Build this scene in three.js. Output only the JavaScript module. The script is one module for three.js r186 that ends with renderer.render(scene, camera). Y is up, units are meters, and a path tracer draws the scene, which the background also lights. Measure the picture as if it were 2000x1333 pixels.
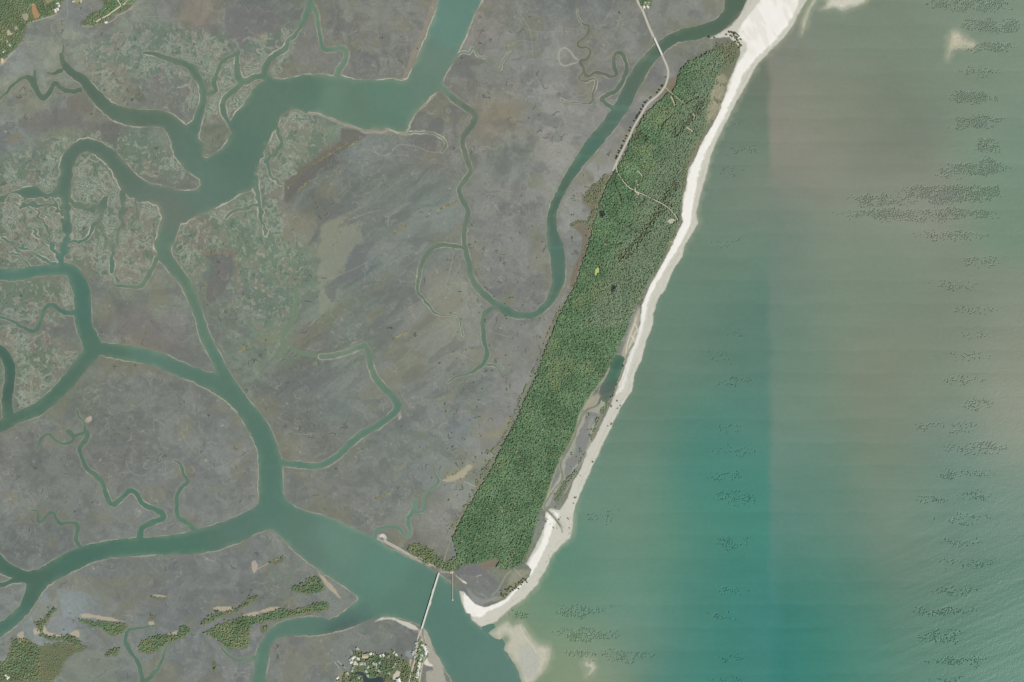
import * as THREE from 'three';
import { Sky } from 'three/addons/objects/Sky.js';
import { mergeGeometries } from 'three/addons/utils/BufferGeometryUtils.js';

// ------------------------------------------------------------------ camera, sky, sun, exposure
// The map: one unit of the plan (px) is 2.5 m; the plan is 2000 x 1333 units, its middle is the world origin, north is -z.
const M = 2.5, PW = 2000, PH = 1333;
const wx = (x) => (x - PW / 2) * M, wz = (y) => (y - PH / 2) * M;
const scene = new THREE.Scene();
const ALT = 9000;
const camera = new THREE.PerspectiveCamera(2 * Math.atan((PH * M / 2) / ALT) * 180 / Math.PI, 1024 / 682, 100, 120000);
camera.position.set(0, ALT, 0);
camera.up.set(0, 0, -1);
camera.lookAt(0, 0, 0);
const renderer = new THREE.WebGLRenderer({ antialias: true });
renderer.toneMapping = THREE.LinearToneMapping;
renderer.toneMappingExposure = 1.15;
renderer.shadowMap.enabled = true;
const sunDir = new THREE.Vector3(0.44, 0.82, 0.32).normalize();
const sky = new Sky();
sky.name = 'sky';
sky.scale.setScalar(100000);
sky.material.uniforms.sunPosition.value.copy(sunDir);
sky.material.uniforms.turbidity.value = 10;
sky.material.uniforms.rayleigh.value = 0.7;
sky.material.uniforms.mieCoefficient.value = 0.005;
sky.material.uniforms.cloudCoverage.value = 0;
sky.userData = { kind: 'structure', label: 'clear daylight sky above the coast', category: 'sky' };
scene.add(sky);
scene.environmentIntensity = 0.1;
const sun = new THREE.DirectionalLight(new THREE.Color(1.0, 0.925, 0.735), 3.9);
sun.position.copy(sunDir).multiplyScalar(6000);
sun.castShadow = true;
Object.assign(sun.shadow.camera, { left: -3200, right: 3200, top: 3200, bottom: -3200, near: 10, far: 14000 });
sun.shadow.mapSize.set(4096, 4096);
scene.add(sun);
// what a level white sheet of albedo 1 sends back under this sun and sky (measured); a colour seen in daylight divided by it is the colour of the thing
const LIT = new THREE.Color(1.40, 1.45, 1.52);
const PAINT = new THREE.Color(1 / LIT.r, 1 / LIT.g, 1 / LIT.b);

// ------------------------------------------------------------------ helpers
let seed = 12345;
const rnd = () => { seed = (seed * 1664525 + 1013904223) >>> 0; return seed / 4294967296; };
const rr = (a, b) => a + (b - a) * rnd();
const clamp = (v, a = 0, b = 1) => v < a ? a : v > b ? b : v;
const ss = (a, b, v) => { const t = clamp((v - a) / (b - a)); return t * t * (3 - 2 * t); };
const PERM = new Float32Array(65536);
{ let s = 777; for (let i = 0; i < 65536; i++) { s = (s * 1103515245 + 12345) >>> 0; PERM[i] = ((s >>> 8) & 65535) / 32767.5 - 1; } }
function vn(x, y, k) { // smooth noise -1..1
  const xi = Math.floor(x), yi = Math.floor(y);
  let fx = x - xi, fy = y - yi;
  fx = fx * fx * (3 - 2 * fx); fy = fy * fy * (3 - 2 * fy);
  const h = (a, b) => PERM[(Math.imul(a, 7919) + Math.imul(b, 26699) + k * 5021) & 65535];
  const a = h(xi, yi), b = h(xi + 1, yi), c = h(xi, yi + 1), d = h(xi + 1, yi + 1);
  return a + (b - a) * fx + (c - a) * fy + (a - b - c + d) * fx * fy;
}
const fbm = (x, y, k, n = 4) => { let s = 0, a = 0.55, f = 1; for (let i = 0; i < n; i++) { s += a * vn(x * f, y * f, k + i * 3); f *= 2.03; a *= 0.5; } return s; };
function used() { const n = new Map(); return (name) => { const c = n.get(name) || 0; n.set(name, c + 1); return c ? `${name}_${String(c).padStart(3, '0')}` : name; }; }
const numbered = used();
function tag(o, label, category, group, kind) {
  o.userData = { label, category };
  if (group) o.userData.group = group;
  if (kind) o.userData.kind = kind;
  return o;
}
function add(o, name, label, category, group, kind) { o.name = numbered(name); tag(o, label, category, group, kind); scene.add(o); o.traverse((m) => { if (m.isMesh) { m.castShadow = m.receiveShadow = true; } }); return o; }
function smooth(pts, step, stride) { // Catmull-Rom through the points, each [x, y, ...rest]
  const out = [], n = pts.length;
  for (let i = 0; i < n - 1; i++) {
    const p0 = pts[Math.max(0, i - 1)], p1 = pts[i], p2 = pts[i + 1], p3 = pts[Math.min(n - 1, i + 2)];
    const L = Math.hypot(p2[0] - p1[0], p2[1] - p1[1]), m = Math.max(1, Math.round(L / step));
    for (let j = 0; j < m; j++) {
      const t = j / m, q = [];
      for (let c = 0; c < stride; c++) {
        if (c > 1) { q.push(p1[c] + (p2[c] - p1[c]) * t); continue; }
        const a = p0[c], b = p1[c], d = p2[c], e = p3[c];
        q.push(0.5 * (2 * b + (d - a) * t + (2 * a - 5 * b + 4 * d - e) * t * t + (3 * b - a - 3 * d + e) * t * t * t));
      }
      out.push(q);
    }
  }
  out.push(pts[n - 1].slice(0, stride));
  return out;
}
const tuples = (flat, k) => { const o = []; for (let i = 0; i < flat.length; i += k) o.push(flat.slice(i, i + k)); return o; };

// ------------------------------------------------------------------ the plan: distance fields of the water, woods, sand
const N = PW * PH, PAD = 16;
const sd = new Float32Array(N).fill(99);      // distance to water: above 0 land, below 0 water
const rimOf = new Float32Array(N);            // how shelly the nearest bank is
const tmp = new Float32Array(N), fillMask = new Uint8Array(N);
function segDist(field, ax, ay, bx, by, ra, rb, pad, rim) {
  const R = Math.max(ra, rb) + pad;
  const x0 = Math.max(0, Math.floor(Math.min(ax, bx) - R)), x1 = Math.min(PW - 1, Math.ceil(Math.max(ax, bx) + R));
  const y0 = Math.max(0, Math.floor(Math.min(ay, by) - R)), y1 = Math.min(PH - 1, Math.ceil(Math.max(ay, by) + R));
  const dx = bx - ax, dy = by - ay, L = dx * dx + dy * dy || 1e-6;
  for (let y = y0; y <= y1; y++) for (let x = x0; x <= x1; x++) {
    const t = clamp(((x - ax) * dx + (y - ay) * dy) / L);
    const d = Math.hypot(x - ax - dx * t, y - ay - dy * t) - (ra + (rb - ra) * t), i = y * PW + x;
    if (d < field[i]) { field[i] = d; if (rim !== undefined) rimOf[i] = rim; }
  }
}
function creek(rim, flat) { // x, y, width triples
  const p = smooth(tuples(flat, 3), 5, 3);
  for (let i = 0; i < p.length - 1; i++) segDist(sd, p[i][0], p[i][1], p[i + 1][0], p[i + 1][1], p[i][2] / 2, p[i + 1][2] / 2, PAD, rim);
}
function box(pts, pad) {
  let x0 = 1e9, y0 = 1e9, x1 = -1e9, y1 = -1e9;
  for (const [x, y] of pts) { x0 = Math.min(x0, x); x1 = Math.max(x1, x); y0 = Math.min(y0, y); y1 = Math.max(y1, y); }
  return [Math.max(0, Math.floor(x0 - pad)), Math.max(0, Math.floor(y0 - pad)), Math.min(PW - 1, Math.ceil(x1 + pad)), Math.min(PH - 1, Math.ceil(y1 + pad))];
}
function fill(pts, mask, value = 1) {
  const [x0, y0, x1, y1] = box(pts, 1);
  for (let y = y0; y <= y1; y++) {
    const xs = [];
    for (let i = 0; i < pts.length; i++) {
      const [ax, ay] = pts[i], [bx, by] = pts[(i + 1) % pts.length];
      if ((ay <= y) !== (by <= y)) xs.push(ax + (y - ay) / (by - ay) * (bx - ax));
    }
    xs.sort((a, b) => a - b);
    for (let k = 0; k + 1 < xs.length; k += 2) for (let x = Math.max(x0, Math.ceil(xs[k])); x <= Math.min(x1, Math.floor(xs[k + 1])); x++) mask[y * PW + x] = value;
  }
}
function signed(pts, pad, each) { // calls each(index, signed distance) near and in the polygon, negative inside
  const [x0, y0, x1, y1] = box(pts, pad);
  for (let y = y0; y <= y1; y++) for (let x = x0; x <= x1; x++) { const i = y * PW + x; tmp[i] = pad; fillMask[i] = 0; }
  for (let i = 0; i < pts.length; i++) { const a = pts[i], b = pts[(i + 1) % pts.length]; segDist(tmp, a[0], a[1], b[0], b[1], 0, 0, pad); }
  fill(pts, fillMask);
  for (let y = y0; y <= y1; y++) for (let x = x0; x <= x1; x++) { const i = y * PW + x; each(i, fillMask[i] ? -tmp[i] : tmp[i], x, y); }
}
const poly = (flat, round = true) => { const p = tuples(flat, 2); if (!round) return p; const q = smooth([...p, p[0]], 6, 2); q.pop(); return q; };
const water = (rim, flat, round) => signed(poly(flat, round), PAD, (i, d) => { if (d < sd[i]) { sd[i] = d; rimOf[i] = rim; } });
const land = (rim, flat, round) => signed(poly(flat, round), PAD, (i, d) => { if (-d > sd[i]) { sd[i] = -d; if (d < PAD && rim >= 0) rimOf[i] = rim; } });

// the ocean, east of the beach
const BEACH_EAST = [1580, -20, 1578, 0, 1567, 15, 1550, 48, 1532, 73, 1515, 90, 1500, 105, 1481, 125, 1466, 150, 1453, 175, 1436, 205, 1421, 233, 1406, 263, 1393, 293, 1383, 326, 1379, 345, 1373, 363, 1366, 393, 1360, 416, 1364, 436, 1351, 458, 1337, 483, 1334, 501, 1316, 526, 1299, 566, 1285, 586, 1276, 614, 1275, 636, 1262, 667, 1253, 704, 1240, 732, 1234, 764, 1213, 795, 1198, 827, 1183, 857, 1163, 900, 1148, 932, 1130, 972, 1121, 1002, 1118, 1032, 1114, 1052, 1095, 1066, 1075, 1092, 1065, 1115, 1050, 1142, 1025, 1170, 1000, 1186, 985, 1200, 970, 1215, 940, 1226];
water(0, [...BEACH_EAST, 960, 1260, 1000, 1290, 1020, 1345, 2020, 1345, 2020, -20], false);
// the sound: the wide river from the north down to the western bay
water(1, [948, -20, 941, 0, 925, 30, 912, 62, 898, 95, 886, 118, 870, 146, 863, 162, 852, 179, 840, 188, 826, 204, 812, 218, 800, 236, 797, 250, 790, 258, 777, 257, 755, 250, 725, 252, 710, 253, 695, 247, 680, 242, 660, 235, 640, 227, 620, 220, 604, 218, 598, 222, 590, 216, 582, 212, 570, 212, 556, 218, 546, 229, 541, 250, 534, 256, 527, 270, 519, 288, 513, 302, 505, 314, 500, 328, 497, 345, 497, 362, 490, 374, 478, 377, 466, 379, 452, 389, 430, 400, 410, 411, 390, 421, 370, 429, 362, 434, 352, 437, 345, 455, 338, 474, 333, 486, 303, 486, 303, 468, 306, 452, 312, 440, 317, 424, 312, 410, 305, 400, 285, 392, 262, 384, 250, 372, 255, 350, 272, 353, 281, 356, 300, 360, 320, 365, 346, 372, 371, 373, 386, 369, 391, 361, 389, 350, 378, 342, 363, 333, 352, 318, 341, 306, 333, 276, 326, 253, 318, 242, 335, 240, 352, 247, 361, 249, 372, 237, 383, 243, 380, 258, 382, 275, 388, 297, 401, 310, 415, 303, 431, 292, 442, 279, 453, 258, 446, 246, 450, 235, 460, 219, 475, 203, 485, 187, 494, 173, 502, 166, 516, 158, 520, 146, 527, 146, 533, 152, 548, 156, 570, 152, 590, 147, 610, 146, 630, 145, 652, 149, 668, 149, 690, 155, 715, 157, 740, 156, 765, 154, 785, 160, 797, 154, 804, 135, 815, 112, 822, 95, 832, 74, 841, 48, 852, 20, 859, -20], false);
// channel from the bay south to the inlet, and the inlet
water(0.6, [303, 468, 304, 496, 313, 511, 335, 537, 355, 562, 370, 592, 380, 621, 390, 658, 396, 675, 412, 702, 423, 729, 405, 727, 378, 718, 350, 706, 325, 694, 300, 686, 275, 679, 250, 675, 225, 673, 200, 670, 190, 667, 180, 700, 195, 694, 222, 699, 250, 705, 275, 709, 300, 716, 325, 725, 350, 736, 375, 746, 400, 758, 422, 770, 440, 783, 463, 806, 480, 831, 497, 865, 504, 883, 505, 918, 505, 986, 495, 994, 475, 1002, 455, 1012, 433, 1021, 410, 1028, 385, 1034, 360, 1041, 323, 1048, 295, 1050, 270, 1051, 230, 1054, 200, 1059, 180, 1063, 160, 1067, 125, 1082, 100, 1097, 75, 1112, 58, 1117, 38, 1112, 15, 1099, 0, 1084, -20, 1070, -20, 1118, 0, 1121, 24, 1130, 12, 1136, -20, 1146, -20, 1152, 0, 1149, 26, 1140, 45, 1138, 51, 1142, 47, 1161, 39, 1183, 25, 1198, 0, 1216, -20, 1226, -20, 1260, 0, 1245, 20, 1231, 43, 1212, 55, 1198, 65, 1183, 83, 1155, 95, 1142, 113, 1131, 133, 1122, 175, 1100, 213, 1090, 250, 1087, 300, 1084, 350, 1083, 388, 1082, 425, 1075, 463, 1062, 500, 1043, 515, 1037, 533, 1035, 548, 1047, 565, 1068, 598, 1096, 625, 1117, 655, 1136, 675, 1148, 698, 1165, 700, 1171, 692, 1179, 685, 1185, 660, 1204, 643, 1211, 625, 1206, 600, 1205, 570, 1209, 545, 1217, 530, 1228, 518, 1240, 505, 1262, 498, 1285, 491, 1345, 519, 1345, 520, 1315, 525, 1275, 530, 1257, 540, 1248, 555, 1244, 575, 1242, 600, 1242, 625, 1240, 652, 1235, 675, 1230, 700, 1220, 730, 1208, 755, 1204, 780, 1207, 812, 1217, 828, 1228, 838, 1241, 845, 1262, 855, 1283, 868, 1306, 880, 1323, 884, 1345, 1024, 1345, 1010, 1310, 1000, 1288, 985, 1277, 983, 1262, 975, 1253, 955, 1242, 935, 1226, 921, 1211, 917, 1200, 909, 1198, 900, 1176, 896, 1160, 890, 1148, 875, 1136, 855, 1121, 825, 1103, 800, 1092, 775, 1078, 752, 1067, 740, 1056, 730, 1052, 708, 1041, 675, 1025, 655, 1016, 630, 1007, 602, 1000, 578, 992, 560, 977, 553, 963, 551, 950, 551, 913, 548, 893, 538, 861, 525, 831, 511, 812, 498, 797, 480, 776, 463, 752, 450, 730, 435, 705, 420, 674, 410, 657, 395, 609, 385, 577, 370, 547, 358, 530, 345, 512, 335, 499, 333, 484, 336, 470], false);
// the river behind the island
water(0.5, [1420, -20, 1416, 0, 1413, 20, 1398, 38, 1371, 48, 1338, 55, 1313, 65, 1288, 80, 1258, 108, 1238, 133, 1222, 160, 1210, 185, 1197, 210, 1175, 240, 1150, 270, 1133, 295, 1118, 318, 1106, 338, 1095, 358, 1078, 393, 1070, 418, 1068, 451, 1069, 473, 1073, 493, 1076, 523, 1079, 545, 1075, 566, 1065, 588, 1048, 606, 1033, 611, 1015, 610, 1000, 605, 985, 597, 975, 604, 985, 615, 1000, 620, 1015, 623, 1038, 622, 1060, 611, 1083, 589, 1095, 568, 1103, 546, 1104, 508, 1100, 478, 1091, 458, 1086, 438, 1089, 408, 1098, 388, 1113, 360, 1133, 333, 1140, 323, 1160, 301, 1185, 270, 1213, 235, 1233, 205, 1243, 180, 1258, 155, 1276, 125, 1301, 99, 1313, 89, 1333, 81, 1371, 75, 1406, 63, 1426, 48, 1443, 30, 1458, 0, 1462, -20]);
// creeks: x, y, width
creek(0.8, [374, 268, 26, 385, 235, 15, 394, 205, 13, 397, 185, 14, 392, 162, 14, 380, 143, 13, 366, 127, 13, 345, 120, 11, 325, 114, 10, 303, 106, 8, 280, 102, 5]);
creek(0.9, [372, 292, 52, 350, 262, 40, 328, 238, 32, 300, 231, 32, 262, 230, 34, 235, 224, 30, 213, 213, 27, 193, 194, 24, 174, 172, 19, 160, 155, 17, 146, 147, 15, 132, 135, 14, 122, 120, 11, 118, 105, 7]);
creek(0.9, [285, 378, 40, 258, 362, 42, 240, 340, 36, 222, 316, 32, 205, 300, 28, 185, 288, 26, 165, 283, 24, 148, 291, 24, 136, 306, 26, 128, 325, 26, 124, 345, 32, 112, 365, 34, 80, 374, 26, 50, 378, 22, 20, 388, 20, -10, 398, 18]);
creek(0.5, [122, 365, 34, 128, 395, 20, 131, 430, 16, 129, 465, 14, 121, 495, 12, 118, 520, 14]);
creek(0.4, [-10, 535, 24, 30, 537, 22, 70, 530, 20, 105, 527, 20, 135, 528, 24, 150, 545, 32, 160, 575, 34, 161, 615, 32, 166, 645, 32, 180, 680, 36, 158, 712, 28, 130, 748, 28, 105, 774, 26, 75, 799, 24, 45, 811, 22, 14, 826, 22, -10, 838, 24]);
creek(0.4, [-5, 680, 16, 8, 692, 18, 18, 715, 20, 18, 745, 19, 13, 780, 20, 16, 812, 24]);
creek(0.3, [148, 612, 9, 123, 609, 9, 100, 595, 7, 87, 603, 7, 80, 623, 8, 72, 643, 8, 58, 646, 7, 40, 638, 6, 25, 628, 5, 0, 620, 5]);
creek(0.6, [240, 375, 12, 238, 400, 9, 236, 430, 9, 231, 455, 7, 226, 480, 6]);
creek(0.4, [310, 500, 6, 300, 520, 9, 287, 542, 9, 272, 560, 8, 250, 559, 5, 228, 558, 4]);
creek(0.7, [217, 530, 8, 219, 500, 7, 216, 478, 6]);
creek(0.8, [515, 150, 12, 517, 135, 11, 526, 117, 11, 540, 105, 10, 557, 95, 9, 562, 78, 7, 573, 71, 8, 583, 58, 7, 592, 44, 9, 600, 25, 13, 604, 8, 16, 606, -12, 17]);
creek(0.5, [606, 5, 14, 618, 28, 8, 622, 55, 7, 628, 85, 7, 632, 96, 10, 650, 97, 9, 664, 94, 9, 676, 101, 10, 674, 118, 10, 661, 138, 11, 658, 152, 12]);
creek(0.9, [516, 148, 12, 497, 150, 11, 478, 160, 12, 467, 154, 13, 464, 136, 9, 462, 118, 8, 466, 100, 6]);
creek(0.9, [451, 244, 6, 441, 230, 8, 435, 214, 10, 436, 198, 10, 447, 184, 10, 462, 172, 10, 474, 160, 10]);
creek(0.6, [397, 187, 8, 412, 181, 8, 421, 176, 9, 416, 160, 9, 424, 142, 7, 432, 122, 6, 448, 111, 8, 465, 104, 6]);
creek(0.3, [156, 176, 9, 140, 179, 9, 122, 174, 8, 106, 162, 8, 97, 178, 10, 85, 191, 10, 75, 183, 11, 66, 166, 12, 60, 155, 12, 48, 151, 7, 27, 164, 5, 6, 186, 6, -8, 200, 6]);
creek(0.2, [66, 158, 10, 67, 138, 4]);
creek(0.2, [118, 137, 9, 105, 144, 5, 91, 143, 4]);
creek(0.1, [119, 108, 4, 124, 88, 2.5, 112, 72, 1.2]);
creek(0.8, [118, 516, 6, 100, 478, 5, 86, 440, 5, 68, 404, 4]);
creek(0.8, [112, 500, 5, 82, 470, 4, 52, 440, 4, 38, 402, 4]);
creek(0.8, [118, 522, 5, 76, 502, 4, 40, 482, 4, 4, 468, 4]);
creek(0.6, [60, 527, 3, 40, 502, 3, 14, 490, 3]);
creek(0.8, [129, 440, 5, 116, 412, 4, 100, 388, 5]);
creek(0.8, [40, 402, 5, 70, 398, 6, 110, 402, 6]);
creek(0.8, [262, 384, 4, 264, 410, 4, 258, 440, 3]);
creek(0.9, [205, 395, 6, 190, 430, 7, 175, 460, 6, 150, 470, 6, 131, 478, 6]);
creek(0.6, [206, 388, 10, 196, 402, 14, 178, 408, 10, 158, 400, 8, 140, 392, 12]);
creek(0.9, [497, 350, 10, 500, 375, 10, 505, 400, 9, 512, 430, 7, 520, 460, 5]);
creek(0.8, [505, 395, 8, 480, 408, 6, 455, 412, 5, 440, 425, 4]);
creek(0.8, [541, 252, 7, 548, 275, 6, 535, 300, 6, 520, 318, 7, 530, 345, 5, 548, 360, 4]);
// the creek from the sound through the middle marsh to the island river
creek(0.45, [858, 166, 13, 868, 175, 13, 885, 192, 12, 910, 210, 12, 928, 226, 11, 920, 247, 12, 906, 264, 11, 904, 284, 10, 911, 310, 9, 919, 335, 9, 904, 357, 9, 896, 372, 9, 905, 394, 10, 914, 413, 9, 909, 435, 9, 906, 460, 9, 908, 485, 9, 915, 512, 11, 920, 540, 12, 933, 562, 13, 958, 586, 13, 985, 603, 14, 1000, 611, 14]);
creek(0.5, [908, 486, 7, 895, 482, 7, 875, 479, 8, 855, 480, 8, 840, 488, 8, 828, 505, 7, 820, 525, 8, 817, 550, 6, 815, 568, 5, 825, 583, 4, 840, 600, 4, 850, 612, 3, 870, 617, 2.5, 890, 614, 2.5, 899, 630, 2.5, 903, 655, 2.5]);
creek(0.3, [968, 603, 7, 955, 604, 8, 946, 614, 9, 943, 640, 9, 946, 667, 8, 951, 690, 9, 943, 711, 8, 930, 722, 5, 915, 730, 4, 890, 737, 3, 872, 748, 2]);
creek(0.4, [950, 712, 3, 970, 717, 2.5, 980, 731, 2.5, 992, 732, 2.5, 997, 717, 2]);
creek(0.6, [543, 904, 13, 560, 906, 12, 590, 909, 12, 620, 911, 12, 640, 904, 12, 660, 890, 12, 680, 870, 12, 700, 853, 12, 730, 836, 12, 755, 819, 12, 771, 805, 14, 777, 793, 16, 766, 775, 13, 746, 755, 13, 731, 735, 12, 724, 715, 12, 720, 692, 12, 713, 676, 11, 700, 679, 10, 680, 687, 10, 650, 695, 8, 627, 697, 8]);
// lower left creeks
creek(0.5, [273, 1052, 12, 277, 1032, 11, 298, 1021, 11, 318, 1012, 11, 315, 1002, 11, 300, 994, 10, 279, 985, 9, 265, 964, 9, 250, 960, 9, 238, 972, 9, 220, 986, 10, 210, 974, 9, 198, 942, 8, 185, 927, 9, 170, 917, 8, 160, 897, 7, 154, 877, 8, 163, 864, 11, 171, 850, 11, 166, 839, 7, 165, 827, 4, 155, 815, 4, 150, 802, 3.5]);
creek(0.2, [163, 846, 5, 145, 852, 6, 137, 843, 4, 128, 843, 4, 143, 858, 4, 131, 867, 5, 118, 866, 5, 105, 858, 5, 94, 848, 4, 80, 856, 4, 72, 878, 3]);
creek(0.3, [382, 1037, 10, 363, 1021, 8, 350, 1012, 8, 345, 1000, 7, 345, 972, 7, 353, 954, 7, 366, 942, 7, 357, 927, 6, 352, 907, 5, 340, 900, 3]);
creek(0.3, [155, 1068, 7, 148, 1054, 7, 151, 1037, 7, 150, 1025, 7, 140, 1021, 5, 120, 1024, 5, 110, 1016, 5, 105, 1003, 5, 92, 1004, 4, 80, 1019, 5, 71, 1015, 4, 73, 1000, 3, 60, 997, 2, 47, 984, 2, 38, 966, 2]);
creek(0.2, [280, 1345, 13, 275, 1315, 9, 267, 1292, 8, 252, 1270, 8, 244, 1250, 8, 250, 1232, 5, 275, 1227, 4, 305, 1222, 2.5]);
creek(0.2, [280, 1334, 8, 300, 1317, 8, 313, 1297, 6, 322, 1270, 4, 332, 1252, 2]);
creek(0.2, [498, 1285, 8, 480, 1288, 6, 460, 1290, 5, 445, 1280, 4, 431, 1266, 3]);
// small creeks by the inlet and behind the island
creek(0.5, [732, 1053, 8, 734, 1040, 7, 745, 1032, 7, 770, 1029, 7, 783, 1037, 6, 789, 1045, 5, 798, 1047, 6, 801, 1037, 6, 797, 1022, 7, 797, 1012, 8, 805, 1002, 7, 809, 993, 6, 808, 980, 6, 815, 977, 4, 814, 991, 4]);
creek(0.4, [806, 1000, 6, 823, 1000, 5, 829, 990, 5, 826, 977, 6, 832, 964, 6, 846, 952, 5, 857, 941, 5, 850, 927, 3, 845, 912, 2]);
creek(0.5, [1197, 211, 9, 1184, 203, 8, 1175, 195, 8, 1180, 188, 7, 1198, 180, 8, 1208, 170, 7, 1218, 153, 7, 1224, 135, 7, 1220, 115, 7, 1213, 105, 7, 1204, 104, 7, 1199, 113, 7, 1200, 130, 7, 1204, 144, 7, 1197, 150, 5, 1180, 145, 5, 1163, 141, 5, 1149, 149, 6, 1141, 141, 7, 1139, 130, 6, 1133, 120, 5, 1147, 114, 4, 1154, 103, 4, 1147, 93, 3.5, 1133, 94, 3.5, 1128, 85, 3.5, 1138, 75, 3.5, 1149, 64, 3.5, 1150, 51, 3, 1136, 45, 2.5, 1129, 33, 2, 1127, 18, 1.6, 1130, 6, 1.5]);
creek(0.7, [1138, 140, 3, 1131, 154, 3, 1143, 159, 3, 1160, 154, 2.5, 1164, 163, 2.5, 1159, 182, 2.5, 1157, 198, 2.5, 1148, 203, 2.5, 1125, 199, 2, 1108, 198, 1.8, 1095, 193, 1.5]);
creek(0.7, [884, 123, 3, 890, 112, 3, 901, 103, 3, 917, 103, 3, 922, 93, 2.5, 936, 111, 2.5, 950, 113, 2.5, 973, 136, 2, 981, 120, 1.8, 996, 100, 1.5]);
creek(1, [797, 259, 3, 833, 259, 2.5, 853, 264, 2.5, 866, 273, 2.5, 871, 286, 2.5, 861, 297, 2]);
// the long lagoon behind the beach with its drain, the dark ponds
water(0.3, [1203, 693, 1218, 698, 1216, 717, 1208, 739, 1201, 759, 1191, 778, 1180, 787, 1172, 773, 1172, 758, 1187, 731, 1193, 708]);
creek(0.2, [1176, 774, 5, 1167, 792, 4, 1147, 800, 4, 1136, 816, 4, 1127, 837, 4, 1117, 862, 4, 1102, 890, 4, 1095, 910, 4, 1099, 934, 4, 1084, 955, 3, 1070, 974, 3, 1062, 988, 4, 1072, 1001, 4, 1085, 1014, 4, 1094, 1028, 3]);
water(0, [692, 1313, 701, 1311, 709, 1314, 714, 1321, 719, 1326, 731, 1326, 738, 1323, 748, 1323, 749, 1331, 748, 1345, 711, 1345, 710, 1327, 707, 1320, 703, 1317, 695, 1316], false);
water(0, [1171, 413, 1177, 411, 1180, 418, 1177, 425, 1171, 423]);
water(0, [1196, 556, 1202, 557, 1203, 563, 1198, 569, 1194, 574, 1193, 566]);
// land in the water: the inner islets of the bay, the sand bars
land(0.9, [150, 318, 158, 303, 170, 300, 185, 302, 195, 312, 208, 322, 218, 335, 222, 347, 213, 362, 206, 380, 198, 388, 186, 372, 172, 362, 160, 350, 152, 338]);
land(0.9, [1, 352, 20, 340, 33, 333, 35, 350, 31, 362, 18, 362, 5, 368, -8, 372, -8, 356]);
land(0.9, [58, 330, 75, 322, 100, 325, 118, 330, 112, 352, 108, 368, 95, 380, 84, 376, 70, 362, 62, 350]);
land(0.9, [3, 395, 22, 378, 38, 380, 45, 384, 30, 400, 18, 424, 6, 430, -8, 430, -8, 400]);
const SANDBARS = [
  ['sandbar', 'fan shaped sandbar at the mouth of the inlet, south of the beach spit', [985, 1272, 985, 1260, 992, 1250, 987, 1242, 975, 1251, 962, 1245, 954, 1237, 964, 1228, 975, 1221, 990, 1213, 1003, 1222, 1015, 1215, 1023, 1222, 1035, 1240, 1048, 1255, 1063, 1260, 1075, 1264, 1073, 1288, 1063, 1310, 1045, 1330, 1035, 1345, 1024, 1345, 1010, 1308, 998, 1288]],
  ['sandbar', 'small pale sandbar in the shallows at the bottom of the ocean', [1141, 1297, 1147, 1288, 1150, 1296, 1155, 1291, 1165, 1305, 1160, 1311, 1146, 1322, 1152, 1306, 1143, 1303]],
  ['sandbar', 'triangular pale sandbar alone in the ocean at the upper right', [1853, 78, 1858, 60, 1871, 60, 1886, 73, 1901, 80, 1906, 88, 1898, 94, 1871, 95, 1859, 99, 1853, 115, 1851, 100]],
  ['sandbar', 'pale sandbar at the top edge, offshore of the wide north beach', [1603, 17, 1613, 8, 1616, -20, 1700, -20, 1695, 0, 1680, 10, 1660, 15, 1645, 21, 1630, 15, 1620, 18]],
  ['sand_spit', 'thin curved sand spit beside the wide north beach', [1600, -20, 1595, 0, 1582, 22, 1575, 43, 1567, 66, 1566, 45, 1574, 20, 1587, -3, 1592, -20]],
];
for (const [, , f] of SANDBARS) land(0, f, true);
// warp the shore lines a little, as water does
const shore = new Float32Array(N), rim = new Float32Array(N);
for (let y = 0; y < PH; y++) for (let x = 0; x < PW; x++) {
  const wild = 5 * ss(330, 280, x) * ss(370, 400, y) * ss(525, 490, y) + 3 * ss(480, 500, x) * ss(600, 580, x) * ss(240, 270, y) * ss(480, 450, y);
  const ax = x + (1.3 + wild) * vn(x / 9, y / 9, 1) + 0.8 * vn(x / 3.5, y / 3.5, 2), ay = y + (1.3 + wild) * vn(x / 9, y / 9, 3) + 0.8 * vn(x / 3.5, y / 3.5, 4);
  const xi = clamp(Math.floor(ax), 0, PW - 2), yi = clamp(Math.floor(ay), 0, PH - 2), fx = clamp(ax - xi), fy = clamp(ay - yi), i = yi * PW + xi;
  shore[y * PW + x] = (sd[i] * (1 - fx) + sd[i + 1] * fx) * (1 - fy) + (sd[i + PW] * (1 - fx) + sd[i + PW + 1] * fx) * fy;
  rim[y * PW + x] = rimOf[i];
}
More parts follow.
